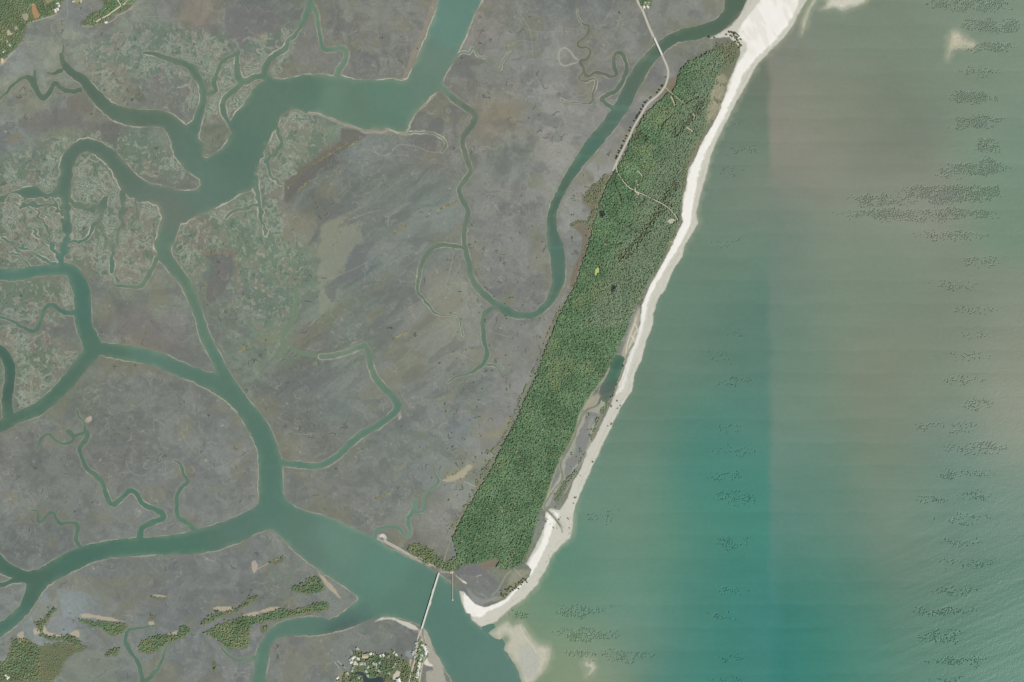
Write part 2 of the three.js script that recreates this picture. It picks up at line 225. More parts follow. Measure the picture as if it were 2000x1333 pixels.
// masks of the drier land, soft edged: 0 outside to 1 inside
const soft = (flat, edge, round, wob = 2) => { const m = new Float32Array(N); signed(poly(flat, round), 12, (i, d, x, y) => { m[i] = ss(edge, -edge, d + wob * fbm(x / 7, y / 7, 40, 2)); }); return m; };
const BEACH = [...BEACH_EAST.slice(2), 921, 1211, 917, 1200, 909, 1198, 900, 1176, 897, 1155, 905, 1155, 917, 1170, 927, 1180, 945, 1186, 962, 1182, 983, 1172, 1000, 1154, 1012, 1145, 1033, 1127, 1038, 1112, 1026, 1101, 1040, 1078, 1054, 1050, 1065, 1020, 1064, 1000, 1075, 992, 1092, 996, 1105, 979, 1118, 944, 1135, 912, 1144, 890, 1160, 857, 1170, 837, 1185, 805, 1200, 772, 1212, 740, 1220, 717, 1226, 697, 1236, 675, 1243, 658, 1250, 633, 1253, 598, 1258, 583, 1270, 556, 1285, 530, 1303, 498, 1315, 473, 1325, 450, 1333, 433, 1331, 415, 1334, 383, 1341, 358, 1343, 333, 1352, 318, 1362, 300, 1371, 275, 1385, 255, 1402, 225, 1414, 190, 1424, 155, 1432, 138, 1440, 118, 1446, 104, 1443, 90, 1424, 72, 1400, 73, 1386, 75, 1400, 67, 1412, 60, 1428, 49, 1445, 29, 1459, 0, 1463, -20, 1580, -20];
const beach = soft(BEACH, 1.2, false, 1.5);
const DRY = [1500, -20, 1470, 20, 1450, 45, 1438, 70, 1450, 78, 1458, 95, 1443, 120, 1433, 140, 1423, 170, 1408, 205, 1391, 240, 1371, 280, 1355, 310, 1345, 340, 1338, 380, 1330, 420, 1329, 440, 1315, 470, 1293, 515, 1273, 550, 1255, 590, 1247, 620, 1245, 640, 1231, 690, 1218, 720, 1207, 750, 1199, 768, 1212, 766, 1224, 735, 1234, 700, 1248, 660, 1258, 628, 1262, 600, 1278, 560, 1297, 528, 1320, 490, 1340, 455, 1350, 425, 1355, 385, 1364, 340, 1372, 310, 1392, 270, 1415, 225, 1436, 180, 1452, 145, 1476, 115, 1500, 92, 1525, 65, 1550, 25, 1560, -20];
const dry = soft(DRY, 3, true, 3);
const SPIT = [905, 1156, 915, 1165, 930, 1176, 950, 1181, 985, 1170, 1000, 1158, 1020, 1140, 1035, 1118, 1030, 1100, 1045, 1080, 1060, 1048, 1068, 1012, 1066, 1000, 1085, 998, 1090, 1010, 1080, 1030, 1068, 1060, 1058, 1085, 1045, 1110, 1030, 1132, 1005, 1156, 985, 1180, 960, 1190, 935, 1205, 918, 1202, 905, 1190];
const dry2 = soft(SPIT, 2.5, true, 3);

// ------------------------------------------------------------------ colours of the ground and of the water, read off the place
function field(flat, soften = 22, sigma = 0) { // scattered colours: x, y, r, g, b -> f(x, y) over the plan, on a coarse grid
  const q = tuples(flat, 5), S = 8, gw = Math.ceil(PW / S) + 2, gh = Math.ceil(PH / S) + 2, g = new Float32Array(gw * gh * 3);
  for (let j = 0; j < gh; j++) for (let i = 0; i < gw; i++) {
    const x = i * S, y = j * S; let W = 0, r = 0, gg = 0, b = 0;
    for (const p of q) { const d = (p[0] - x) ** 2 + (p[1] - y) ** 2 + soften * soften, w = sigma ? Math.exp(-(d - soften * soften) / (2 * sigma * sigma)) + 3e3 / (d * d) : 1 / (d * d); W += w; r += w * p[2]; gg += w * p[3]; b += w * p[4]; }
    const o = (j * gw + i) * 3; g[o] = r / W; g[o + 1] = gg / W; g[o + 2] = b / W;
  }
  return (x, y, out) => {
    const X = clamp(x / S, 0, gw - 1.001), Y = clamp(y / S, 0, gh - 1.001), i = Math.floor(X), j = Math.floor(Y), fx = X - i, fy = Y - j, o = (j * gw + i) * 3;
    for (let c = 0; c < 3; c++) out[c] = (g[o + c] * (1 - fx) + g[o + 3 + c] * fx) * (1 - fy) + (g[o + gw * 3 + c] * (1 - fx) + g[o + gw * 3 + 3 + c] * fx) * fy;
  };
}
const groundTone = field([
  60, 100, 135, 138, 128, 100, 100, 142, 144, 130, 150, 80, 138, 140, 125, 260, 30, 140, 140, 128, 330, 20, 128, 126, 120, 380, 30, 138, 128, 118, 470, 60, 122, 122, 120, 400, 100, 122, 128, 115, 270, 70, 120, 128, 118, 300, 90, 118, 128, 115, 250, 130, 122, 128, 115, 330, 170, 122, 125, 118, 230, 170, 135, 135, 120, 200, 60, 135, 132, 122, 160, 35, 122, 120, 120,
  30, 180, 140, 140, 125, 70, 200, 135, 135, 120, 100, 230, 118, 116, 113, 20, 270, 122, 122, 122, 50, 230, 130, 130, 118, 30, 290, 135, 138, 128, 60, 330, 108, 122, 106, 120, 270, 135, 138, 118, 220, 260, 112, 110, 106, 260, 290, 110, 125, 108, 310, 320, 120, 122, 112, 170, 240, 125, 122, 112, 170, 330, 112, 120, 105, 40, 110, 138, 142, 140,
  440, 240, 122, 125, 110, 430, 160, 118, 125, 110, 560, 50, 118, 120, 112, 640, 60, 125, 122, 116, 700, 40, 128, 126, 118, 740, 90, 128, 124, 118, 690, 110, 122, 120, 116, 580, 110, 128, 126, 118, 520, 40, 115, 115, 112, 960, 60, 137, 131, 125, 1000, 50, 135, 132, 125, 1100, 40, 128, 126, 122, 950, 170, 125, 122, 116, 980, 230, 140, 131, 118, 1050, 200, 128, 126, 124, 1150, 220, 128, 124, 116, 1060, 80, 132, 128, 124, 1300, 40, 130, 128, 122, 1350, 30, 132, 130, 124,
  1000, 300, 128, 130, 124, 700, 300, 128, 130, 124, 850, 230, 125, 122, 118, 560, 230, 130, 132, 118, 620, 250, 125, 138, 115, 580, 290, 118, 135, 115, 530, 330, 112, 130, 110, 640, 320, 110, 108, 101, 600, 340, 116, 115, 108]);
const groundTone2 = field([
  650, 350, 128, 128, 118, 600, 400, 112, 114, 110, 580, 430, 132, 128, 115, 700, 400, 118, 120, 114, 750, 350, 120, 124, 116, 800, 380, 122, 126, 120, 760, 480, 125, 126, 118, 850, 450, 125, 128, 122, 700, 520, 115, 118, 116, 620, 600, 125, 132, 118, 540, 500, 125, 138, 115, 500, 520, 118, 132, 112, 560, 560, 120, 138, 118, 520, 600, 115, 122, 112, 440, 530, 116, 116, 110, 400, 490, 125, 128, 112, 380, 440, 122, 125, 110, 460, 470, 120, 135, 112, 500, 450, 115, 130, 112, 430, 590, 118, 122, 110,
  700, 620, 122, 126, 118, 800, 600, 125, 124, 118, 880, 580, 138, 136, 125, 950, 450, 130, 128, 124, 1000, 500, 132, 130, 126, 1020, 400, 132, 130, 124, 1000, 560, 128, 126, 122, 600, 650, 118, 115, 108, 540, 650, 118, 128, 112, 300, 590, 128, 130, 118, 240, 520, 128, 130, 115, 260, 640, 128, 122, 116, 220, 590, 122, 122, 112, 200, 640, 120, 122, 112, 320, 640, 122, 118, 116, 60, 460, 120, 122, 108, 30, 500, 118, 120, 105, 200, 430, 112, 122, 106, 280, 440, 122, 124, 112, 70, 660, 120, 115, 110, 50, 570, 112, 122, 106, 60, 700, 115, 125, 105, 300, 365, 122, 122, 116,
  250, 800, 118, 120, 114, 350, 800, 122, 122, 118, 100, 900, 118, 118, 114, 250, 900, 120, 118, 114, 400, 900, 126, 126, 124, 450, 950, 128, 128, 124, 200, 1000, 122, 122, 118, 60, 1050, 118, 118, 114, 30, 960, 125, 124, 120, 250, 1150, 122, 122, 118, 400, 1120, 120, 120, 118, 350, 1170, 118, 118, 118, 450, 1200, 125, 125, 125, 200, 1240, 122, 122, 120, 180, 1300, 125, 130, 120, 120, 1215, 137, 142, 142, 300, 1280, 124, 126, 122, 400, 1290, 124, 124, 122]);
const groundTone3 = field([
  650, 800, 124, 126, 120, 600, 780, 118, 118, 114, 800, 760, 126, 126, 120, 880, 760, 122, 124, 118, 900, 830, 120, 122, 122, 950, 850, 142, 142, 136, 850, 870, 128, 132, 128, 750, 900, 122, 124, 118, 650, 950, 126, 126, 120, 700, 1000, 124, 122, 116, 820, 950, 122, 124, 120, 910, 930, 137, 137, 130, 870, 1010, 140, 136, 130, 950, 780, 130, 132, 128, 1000, 750, 140, 138, 134, 1030, 690, 130, 130, 126, 1000, 660, 128, 128, 124, 600, 860, 124, 122, 114, 560, 1090, 128, 128, 122, 530, 1150, 120, 122, 116, 600, 1160, 122, 122, 118, 660, 1180, 125, 125, 118, 580, 1300, 122, 122, 120, 560, 1260, 122, 120, 114, 650, 1270, 122, 122, 116, 750, 1240, 118, 120, 112, 780, 1260, 118, 116, 114, 930, 1120, 118, 116, 114, 960, 1150, 116, 116, 116,
  1130, 500, 134, 132, 128, 1110, 420, 142, 139, 133, 1140, 330, 147, 143, 137, 1200, 280, 143, 138, 134, 1260, 190, 142, 136, 132, 1280, 140, 134, 131, 127, 1340, 95, 125, 124, 116, 1090, 640, 138, 134, 128, 980, 860, 138, 134, 130, 800, 1075, 128, 124, 112, 1390, 85, 126, 124, 112, 1010, 1130, 132, 132, 115, 990, 1150, 128, 128, 112]);
const riverTone = field([
  880, 40, 102, 142, 127, 840, 130, 106, 136, 119, 750, 180, 98, 135, 115, 700, 210, 100, 132, 112, 640, 190, 106, 139, 119, 610, 180, 93, 126, 107, 540, 200, 95, 127, 108, 450, 290, 92, 125, 108, 400, 370, 98, 128, 112, 330, 420, 106, 125, 110, 318, 480, 98, 128, 110, 380, 580, 100, 130, 110, 440, 740, 89, 129, 111, 520, 900, 86, 126, 109, 530, 990, 88, 128, 112, 560, 1020, 92, 129, 112, 610, 1080, 98, 130, 115, 650, 1060, 101, 141, 123, 750, 1120, 95, 140, 122, 850, 1170, 87, 131, 115, 900, 1250, 89, 132, 116, 960, 1310, 92, 132, 118, 800, 1180, 89, 131, 113, 560, 1225, 91, 128, 112, 500, 1300, 92, 132, 112, 300, 1068, 79, 128, 108, 150, 1090, 76, 122, 105, 60, 1150, 76, 118, 100, 20, 1215, 79, 125, 108, 300, 700, 93, 132, 115, 190, 680, 85, 122, 103, 155, 600, 79, 120, 105, 60, 535, 86, 128, 112, 70, 800, 85, 125, 105, 20, 740, 72, 110, 95,
  240, 230, 95, 120, 101, 170, 160, 89, 115, 98, 200, 300, 93, 119, 103, 60, 375, 91, 122, 105, 1430, 20, 92, 118, 100, 1350, 65, 89, 119, 100, 1250, 140, 95, 122, 105, 1200, 230, 92, 125, 110, 1150, 300, 86, 125, 110, 1090, 380, 86, 119, 101, 1090, 510, 90, 125, 110, 1080, 590, 86, 121, 105, 1030, 617, 86, 122, 105, 930, 540, 96, 125, 108, 905, 440, 100, 123, 106, 920, 240, 98, 118, 103, 1195, 720, 75, 118, 98, 1180, 775, 98, 118, 105, 1174, 418, 62, 72, 76, 1199, 563, 62, 74, 80, 700, 1315, 58, 76, 78, 740, 1330, 55, 74, 76, 650, 695, 104, 132, 114, 590, 690, 110, 128, 106, 700, 850, 92, 130, 112, 900, 1140, 92, 132, 116, 1138, 85, 105, 118, 104, 1140, 160, 105, 118, 104, 1150, 800, 118, 132, 112, 1095, 920, 118, 132, 114], 14);
const oceanWest = field([
  1390, 350, 113, 135, 118, 1450, 350, 120, 138, 122, 1490, 380, 136, 142, 126, 1420, 450, 118, 136, 119, 1490, 450, 112, 137, 121, 1380, 500, 112, 136, 116, 1450, 520, 110, 138, 119, 1490, 600, 93, 129, 116, 1330, 580, 112, 138, 119, 1420, 600, 105, 133, 116, 1290, 640, 109, 138, 121, 1450, 650, 96, 129, 115, 1490, 150, 116, 126, 110, 1440, 250, 109, 129, 113, 1490, 300, 119, 134, 115, 1270, 680, 110, 132, 114, 1320, 680, 109, 137, 118, 1400, 680, 101, 131, 114, 1480, 680, 93, 130, 117, 1250, 780, 110, 132, 114, 1330, 760, 100, 137, 119, 1450, 800, 90, 137, 121, 1490, 800, 94, 132, 118, 1210, 850, 112, 138, 120, 1260, 850, 111, 138, 118, 1350, 850, 82, 135, 120, 1450, 870, 79, 135, 120, 1180, 930, 110, 141, 123, 1260, 930, 111, 144, 124, 1350, 920, 75, 135, 120, 1450, 950, 76, 137, 121, 1150, 990, 112, 144, 125, 1200, 1010, 116, 145, 125, 1130, 1060, 96, 138, 118, 1250, 1050, 112, 145, 123, 1350, 1030, 84, 138, 119, 1450, 1010, 74, 138, 120,
  1100, 1130, 90, 138, 118, 1200, 1130, 109, 145, 125, 1280, 1100, 101, 142, 122, 1350, 1130, 75, 133, 118, 1450, 1120, 68, 131, 118, 1050, 1170, 110, 144, 118, 1100, 1180, 102, 142, 121, 1200, 1180, 112, 149, 129, 1270, 1180, 109, 147, 127, 1330, 1180, 75, 131, 116, 1450, 1200, 63, 130, 116, 1020, 1200, 134, 154, 121, 1060, 1230, 108, 137, 116, 1150, 1230, 112, 145, 127, 1250, 1220, 105, 145, 127, 1350, 1220, 77, 135, 120, 1480, 1230, 64, 130, 122, 1090, 1260, 148, 163, 125, 1150, 1280, 128, 145, 119, 1250, 1270, 109, 137, 121, 1350, 1290, 73, 135, 121, 1450, 1290, 66, 130, 118, 1060, 1320, 116, 140, 116, 1110, 1300, 130, 154, 122, 1200, 1320, 109, 136, 119, 1300, 1330, 80, 135, 120, 1450, 1330, 64, 130, 116, 960, 1215, 130, 150, 122, 990, 1200, 132, 150, 124, 1140, 1325, 158, 165, 132, 1165, 1325, 150, 158, 128], 26, 52);
const oceanEast = field([
  1520, 110, 139, 137, 126, 1600, 100, 126, 142, 125, 1700, 60, 129, 141, 124, 1780, 150, 123, 135, 119, 1990, 60, 132, 149, 131, 1540, 300, 145, 143, 130, 1640, 250, 131, 140, 123, 1900, 200, 127, 144, 125, 1980, 300, 126, 147, 128, 1505, 400, 107, 130, 115, 1505, 500, 97, 130, 118, 1505, 600, 100, 128, 120, 1520, 640, 102, 135, 118, 1550, 350, 147, 147, 132, 1550, 480, 135, 145, 128, 1550, 560, 130, 142, 122, 1570, 620, 131, 144, 124, 1700, 450, 139, 148, 129, 1700, 520, 123, 140, 121, 1700, 600, 125, 142, 122, 1850, 600, 128, 139, 121, 1980, 400, 121, 144, 123, 1980, 640, 134, 144, 127, 1620, 200, 140, 142, 122, 1750, 250, 125, 133, 118, 1850, 110, 132, 148, 128, 1800, 400, 140, 146, 130,
  1505, 700, 91, 130, 118, 1540, 700, 119, 141, 122, 1540, 800, 115, 141, 125, 1540, 900, 108, 138, 125, 1540, 980, 101, 138, 125, 1600, 700, 122, 142, 120, 1600, 800, 120, 140, 119, 1600, 900, 99, 137, 120, 1600, 980, 93, 132, 116, 1700, 700, 134, 137, 119, 1700, 800, 129, 136, 117, 1700, 900, 121, 138, 116, 1700, 980, 121, 138, 118, 1780, 700, 126, 138, 119, 1780, 850, 126, 136, 119, 1780, 930, 121, 138, 118, 1780, 1000, 124, 140, 120, 1850, 700, 128, 140, 120, 1850, 800, 128, 144, 125, 1850, 870, 113, 138, 127, 1850, 950, 99, 135, 122, 1850, 990, 96, 139, 124, 1980, 700, 142, 148, 129, 1980, 800, 149, 154, 137, 1980, 870, 149, 154, 137, 1980, 930, 121, 142, 123, 1980, 990, 111, 144, 129,
  1505, 1050, 78, 130, 124, 1505, 1150, 70, 130, 122, 1505, 1250, 58, 125, 120, 1505, 1330, 58, 126, 120, 1540, 1020, 110, 140, 122, 1540, 1100, 100, 140, 122, 1540, 1150, 86, 138, 125, 1540, 1200, 68, 129, 125, 1540, 1280, 60, 130, 122, 1540, 1330, 60, 132, 122, 1600, 1030, 98, 135, 119, 1600, 1150, 91, 135, 119, 1600, 1250, 77, 138, 122, 1600, 1330, 79, 138, 122, 1700, 1030, 109, 135, 120, 1700, 1150, 100, 133, 119, 1700, 1250, 95, 138, 122, 1700, 1330, 87, 138, 122, 1780, 1010, 121, 140, 119, 1780, 1100, 108, 133, 117, 1780, 1200, 100, 135, 120, 1780, 1300, 96, 139, 124, 1850, 1050, 105, 135, 120, 1850, 1150, 109, 139, 122, 1850, 1250, 99, 138, 121, 1980, 1020, 117, 138, 122, 1980, 1100, 106, 144, 129, 1980, 1200, 112, 149, 134, 1980, 1320, 109, 149, 134], 26, 60);
const tint = [0, 0, 0], tint2 = [0, 0, 0];
function oceanColour(x, y, out) {
  const edge = ss(1494, 1512, x + 7 * fbm(y / 40, x / 40, 9, 3));
  oceanWest(x, y, out); oceanEast(x, y, tint2);
  const saw = ((((y + 2.2 * vn(x / 45, y / 45, 5) + 0.8 * vn(x / 12, y / 12, 4)) - 1046) / 45.3 % 1) + 1) % 1, silt = (saw - 0.55) * (3 + 2.4 * vn(x / 120, y / 20, 6)) * ss(1080, 1200, x);
  const drift = 2.6 * fbm(x / 60, y / 26, 11, 4) + 1.4 * vn(x / 5, y / 4, 14) + 1.6 * fbm(x / 50, y / 5, 16, 2);
  const xi = Math.round(x), yi = Math.round(y), s = xi >= 0 && yi >= 0 && xi < PW && yi < PH ? shore[yi * PW + xi] : -20;
  const calm = 1 - 0.75 * ss(420, 520, y) * ss(1020, 960, y), deep = ss(1500, 1540, x) * ss(1000, 1180, y);
  const shallow = 0.5 * calm * ss(-13, 0, s + 4 * vn(x / 9, y / 9, 15)) + 0.3 * ss(-3, 0, s), se = ss(1800, 1950, x) * ss(1000, 1120, y);
  for (let c = 0; c < 3; c++) {
    let v = out[c] * (1 - edge) + tint2[c] * edge + silt * (c === 0 ? 1.1 : 0.8) + drift - 4 * se - deep * [7, 6, 9][c] - (c === 0 ? 3 * ss(100, 65, out[c]) + 6 * ss(80, 62, out[c]) * edge : 0);
    out[c] = v + ([166, 170, 146][c] - v) * shallow;
  }
}

// ------------------------------------------------------------------ paint the ground: mud, marsh grass, shell, sand, leaf litter
const P = new Float32Array(N * 3);
function mix(i, r, g, b, a) { const o = i * 3; P[o] += (r - P[o]) * a; P[o + 1] += (g - P[o + 1]) * a; P[o + 2] += (b - P[o + 2]) * a; }
const wetBias = new Float32Array(N), ringAmt = new Float32Array(N);
const zone = (flat, edge, v = 1, bias = 0, ring = 1) => { signed(poly(flat), 30, (i, d, x, y) => { const w = v * ss(edge, -edge, d + 10 * fbm(x / 22, y / 22, 60, 3)); if (w > oyster[i]) { oyster[i] = w; wetBias[i] = bias; ringAmt[i] = ring; } }); };
const oyster = new Float32Array(N);
zone([150, 95, 220, 62, 300, 42, 430, 62, 470, 45, 500, 60, 570, 55, 565, 110, 505, 190, 430, 240, 350, 205, 320, 215, 270, 140, 210, 205, 170, 165], 10, 0.9, 0.02, 0.9);
zone([-20, 400, -20, 310, 60, 292, 140, 262, 280, 262, 370, 340, 270, 352, 312, 420, 302, 530, 215, 550, 160, 520, -20, 520], 8, 1, -0.12, 0.9);
zone([-20, 400, 20, 385, 110, 395, 130, 450, 118, 510, -20, 520], 6, 1.01, -0.02, 1.2);
zone([245, 385, 315, 405, 305, 530, 215, 555, 225, 470, 240, 420], 6, 1.01, 0.06, 1);
zone([150, 310, 215, 320, 205, 385, 180, 400, 160, 380], 6, 1.01, 0.02, 1.1);
zone([350, 440, 490, 380, 520, 300, 545, 225, 610, 228, 640, 262, 615, 312, 565, 360, 562, 440, 600, 500, 585, 600, 500, 640, 440, 560, 360, 522, 338, 500], 12, 1, -0.06, 0.6);
zone([345, 440, 490, 382, 480, 405, 440, 430, 420, 470, 400, 500, 375, 540, 345, 515, 338, 480], 8, 1.01, 0.1, 1.1);
zone([500, 345, 515, 300, 545, 228, 600, 224, 632, 250, 590, 290, 540, 300, 530, 330, 540, 400, 525, 440, 512, 400], 8, 1.01, -0.02, 1.1);
zone([-20, 555, 140, 550, 148, 612, 70, 640, 150, 690, 60, 790, 20, 785, -20, 780], 8, 1, 0.0, 1);
zone([640, 330, 720, 420, 700, 560, 640, 620, 600, 520], 14, 0.15, 0.1, 0.3);
const streak = (x, y) => ss(480, 560, x) * ss(960, 840, x) * ss(290, 350, y) * ss(860, 700, y);
const g3 = [0, 0, 0];
for (let y = 0; y < PH; y++) for (let x = 0; x < PW; x++) {
  const i = y * PW + x, o = i * 3, s = shore[i];
  if (s < -6) { P[o] = 96; P[o + 1] = 112; P[o + 2] = 98; continue; }
  const yb = y + 26 * fbm(x / 50, y / 50, 70, 3);
  groundTone(x, y, tint);
  const w2 = ss(325, 375, yb) * (1 - ss(1000, 1060, x) * ss(500, 300, y)), w3 = Math.max(ss(500, 530, x) * ss(690, 740, yb), ss(1030, 1075, x) * ss(30, 60, y));
  if (w2 > 0) { groundTone2(x, y, g3); for (let c = 0; c < 3; c++) tint[c] += (g3[c] - tint[c]) * w2; }
  if (w3 > 0) { groundTone3(x, y, g3); for (let c = 0; c < 3; c++) tint[c] += (g3[c] - tint[c]) * w3; }
  // stands of grass and bare mud: warped patches with edges
  const st = streak(x, y), u = x * 0.82 - y * 0.57, v = x * 0.57 + y * 0.82;
  const px = st > 0.5 ? u / 2.4 : x, py = st > 0.5 ? v * 1.15 : y;
  const q1 = fbm(px / 70, py / 70, 100, 3), q2 = fbm(px / 46 + 3 * q1, py / 46 + 2.2 * q1, 110, 5), q3 = fbm(px / 13 + 2 * q2, py / 13 - 2 * q2, 120, 4);
  const patch = 6.5 * (ss(-0.06, 0.06, q2 - 0.1) - 0.5) + 5 * (ss(-0.05, 0.05, q2 + 0.28) - 0.5) + 7 * q3 + 5 * vn(x / 1.7, y / 1.7, 130) + 4 * vn(x / 4, y / 4, 131);
  const hue = fbm(x / 95, y / 95, 140, 4);
  P[o] = tint[0] - 2 + patch + 2 * hue; P[o + 1] = tint[1] + 3 + patch - 0.5 * hue; P[o + 2] = tint[2] + 1 + patch - 3 * hue - 1.5 * (q3 > 0 ? q3 : 0);
  // pale wisps of wrack and dried creek
  const wn = fbm(px / 19 + q1 * 2, py / 19, 150, 4), wisp = ss(0.05, 0, Math.abs(wn)) * ss(0.02, 0.3, fbm(px / 60, py / 60, 160, 3));
  if (wisp > 0) mix(i, 160, 160, 149, 0.62 * wisp);
  const wet = ss(0.16, 0.42, fbm(px / 34, py / 27, 170, 4));
  if (wet > 0) mix(i, 104, 108, 106, 0.4 * wet);
  const olive = ss(0.18, 0.45, fbm(px / 52, py / 44, 175, 5));
  if (olive > 0) mix(i, 128, 126, 100, 0.35 * olive);
  // the oyster flats: wet green mud, clumps ringed with pale shell
  const oy = oyster[i];
  if (oy > 0.02) {
    const wxp = x + 5 * vn(x / 11, y / 11, 180), wyp = y + 5 * vn(x / 11, y / 11, 181);
    const a = fbm(wxp / 15, wyp / 19, 190, 4) + wetBias[i], b = fbm(wxp / 4.2, wyp / 5, 200, 3);
    const green = ss(0.06, -0.1, a + 0.25 * b) * oy;
    mix(i, 109, 126, 109, 0.7 * green);
    const isle = ss(0.06, 0.2, a + 0.2 * b) * oy;
    mix(i, 133, 130, 116, 0.55 * isle);
    const ring = 0.62 * ss(0.085, 0.0, Math.abs(a + 0.42 * b - 0.05)) * ss(-0.2, 0.2, vn(x / 8, y / 8, 210)) * oy * ringAmt[i];
    mix(i, 182, 180, 160, Math.min(1, 0.85 * ring));
    const worm = ss(0.09, 0.0, Math.abs(b)) * ss(-0.1, 0.25, a) * ss(0, 0.4, vn(x / 14, y / 14, 212)) * oy * ringAmt[i];
    mix(i, 174, 172, 152, 0.3 * worm);
    const dots = ss(0.3, 0.46, b) * oy; mix(i, 172, 171, 152, 0.55 * dots);
    const holes = ss(-0.42, -0.56, b + 0.15 * vn(x / 2, y / 2, 215)) * oy; mix(i, 78, 90, 80, 0.6 * holes);
  }
}
function paint(flat, col, a, edge = 1.5, round = true, wob = 2) { signed(poly(flat, round), 12, (i, d, x, y) => { const w = ss(edge, -edge, d + wob * fbm(x / 8, y / 8, 220, 3)); if (w > 0) mix(i, col[0] + 6 * vn(x / 2, y / 2, 222), col[1] + 6 * vn(x / 2, y / 2, 222), col[2] + 6 * vn(x / 2, y / 2, 222), a * w); }); }
const dab = new Float32Array(N);
function line(pts, w, col, a) { // a painted thread of mud, shell or dried creek: points [x, y]
  for (let k = 0; k < pts.length - 1; k++) {
    const [ax, ay] = pts[k], [bx, by] = pts[k + 1], R = w / 2 + 1, dx = bx - ax, dy = by - ay, L = dx * dx + dy * dy || 1e-6;
    for (let y = Math.max(0, Math.floor(Math.min(ay, by) - R)); y <= Math.min(PH - 1, Math.ceil(Math.max(ay, by) + R)); y++)
      for (let x = Math.max(0, Math.floor(Math.min(ax, bx) - R)); x <= Math.min(PW - 1, Math.ceil(Math.max(ax, bx) + R)); x++) {
        const t = clamp(((x - ax) * dx + (y - ay) * dy) / L), d = Math.hypot(x - ax - dx * t, y - ay - dy * t), c = clamp(w / 2 + 0.5 - d);
        if (c > 0) { const i = y * PW + x; mix(i, col[0], col[1], col[2], a * c * 0.62); }
      }
  }
}
const thread = (flat, w, col, a) => line(smooth(tuples(flat, 2), 3, 2), w, col, a);
// old marsh flats and stands with clear outlines
paint([625, 443, 650, 426, 668, 421, 663, 443, 690, 436, 705, 431, 700, 456, 712, 473, 690, 483, 678, 508, 673, 528, 653, 548, 635, 558, 643, 583, 655, 593, 640, 606, 625, 613, 622, 560, 623, 480], [143, 147, 127], 0.62, 3, true, 9);
paint([600, 405, 625, 388, 660, 395, 700, 403, 668, 419, 650, 424, 625, 441, 620, 475, 597, 478, 610, 460, 617, 440, 612, 415], [107, 111, 107], 0.6, 3, true, 8);
paint([673, 530, 690, 486, 712, 476, 730, 470, 715, 500, 705, 530, 680, 548, 660, 555, 650, 590, 636, 575, 638, 558], [112, 116, 113], 0.7, 2);
paint([390, 495, 450, 488, 458, 520, 440, 560, 415, 590, 402, 580, 408, 540, 410, 510], [111, 111, 107], 0.75, 2);
paint([390, 492, 448, 485, 462, 500, 464, 540, 459, 545, 456, 510, 445, 495, 395, 499], [131, 124, 104], 0.7, 1.5);
paint([665, 250, 662, 275, 640, 292, 600, 320, 575, 335, 556, 352, 558, 395, 575, 380, 610, 345, 660, 300, 715, 265, 700, 255], [107, 105, 98], 0.7, 2.5);
paint([560, 350, 640, 285, 700, 262, 640, 300, 600, 330, 565, 365], [125, 118, 100], 0.4, 2);
paint([440, 20, 500, 10, 540, 30, 545, 60, 500, 66, 470, 92, 455, 78, 440, 55], [117, 117, 115], 0.7, 2);
paint([620, 20, 640, 90, 655, 130, 635, 135, 590, 130, 570, 110, 590, 70, 600, 50], [128, 126, 119], 0.5, 2);
paint([80, 215, 130, 212, 160, 230, 150, 245, 90, 250, 60, 262, 40, 240], [116, 114, 110], 0.6, 3);
paint([198, 240, 232, 246, 222, 280, 205, 272, 196, 258], [110, 110, 104], 0.7, 1.5);
paint([134, 188, 166, 178, 172, 198, 180, 215, 150, 222, 128, 200], [118, 113, 104], 0.6, 2);
paint([262, 190, 268, 172, 275, 178, 286, 196, 270, 199], [104, 110, 98], 0.7, 2);
paint([272, 205, 320, 150, 378, 155, 388, 190, 362, 243, 330, 218], [121, 121, 115], 0.5, 3);
paint([349, 10, 400, 5, 412, 40, 390, 52, 360, 40], [138, 130, 120], 0.4, 6);
paint([848, -20, 858, -20, 858, 0, 848, 26, 838, 52, 830, 74, 820, 96, 812, 114, 804, 136, 797, 156, 784, 162, 765, 156, 785, 150, 800, 112, 815, 80, 830, 45], [146, 139, 124], 0.9, 1.5);
paint([797, 257, 770, 256, 750, 250, 730, 252, 712, 258, 740, 262, 775, 262, 797, 266], [140, 138, 122], 0.8, 2);
paint([290, 590, 300, 620, 330, 660, 370, 690, 400, 715, 350, 690, 250, 660, 210, 660, 200, 620], [120, 116, 113], 0.35, 5);
paint([92, 1225, 96, 1208, 110, 1203, 135, 1210, 150, 1222, 135, 1232, 118, 1238, 100, 1234], [140, 146, 146], 0.7, 3);
paint([130, 1290, 150, 1272, 175, 1270, 200, 1282, 215, 1300, 225, 1345, 128, 1345], [128, 134, 120], 0.55, 3);
paint([965, 690, 960, 780, 930, 850, 935, 890, 965, 880, 985, 845, 1010, 790, 1035, 740, 1050, 700, 1068, 655, 1085, 610, 1065, 630, 1040, 640], [142, 139, 134], 0.35, 8);
paint([900, 195, 960, 190, 1000, 200, 990, 250, 960, 290, 930, 300, 925, 260, 945, 225], [138, 130, 117], 0.22, 8);
paint([850, 590, 830, 560, 850, 530, 880, 530, 895, 560, 890, 600, 870, 608], [142, 139, 126], 0.4, 8);
// the fading heads of creeks: wet green mud
thread([627, 697, 600, 692, 575, 684, 552, 673, 555, 650, 575, 620, 580, 590, 575, 560], 9, [112, 134, 110], 0.7);
thread([398, 618, 415, 620, 432, 618, 447, 608, 445, 590, 432, 585], 4, [122, 134, 112], 0.7);
thread([552, 670, 540, 690, 560, 700], 5, [116, 132, 110], 0.5);
thread([592, 1102, 575, 1098, 568, 1120, 560, 1140, 545, 1135, 525, 1105], 5, [112, 130, 110], 0.6);
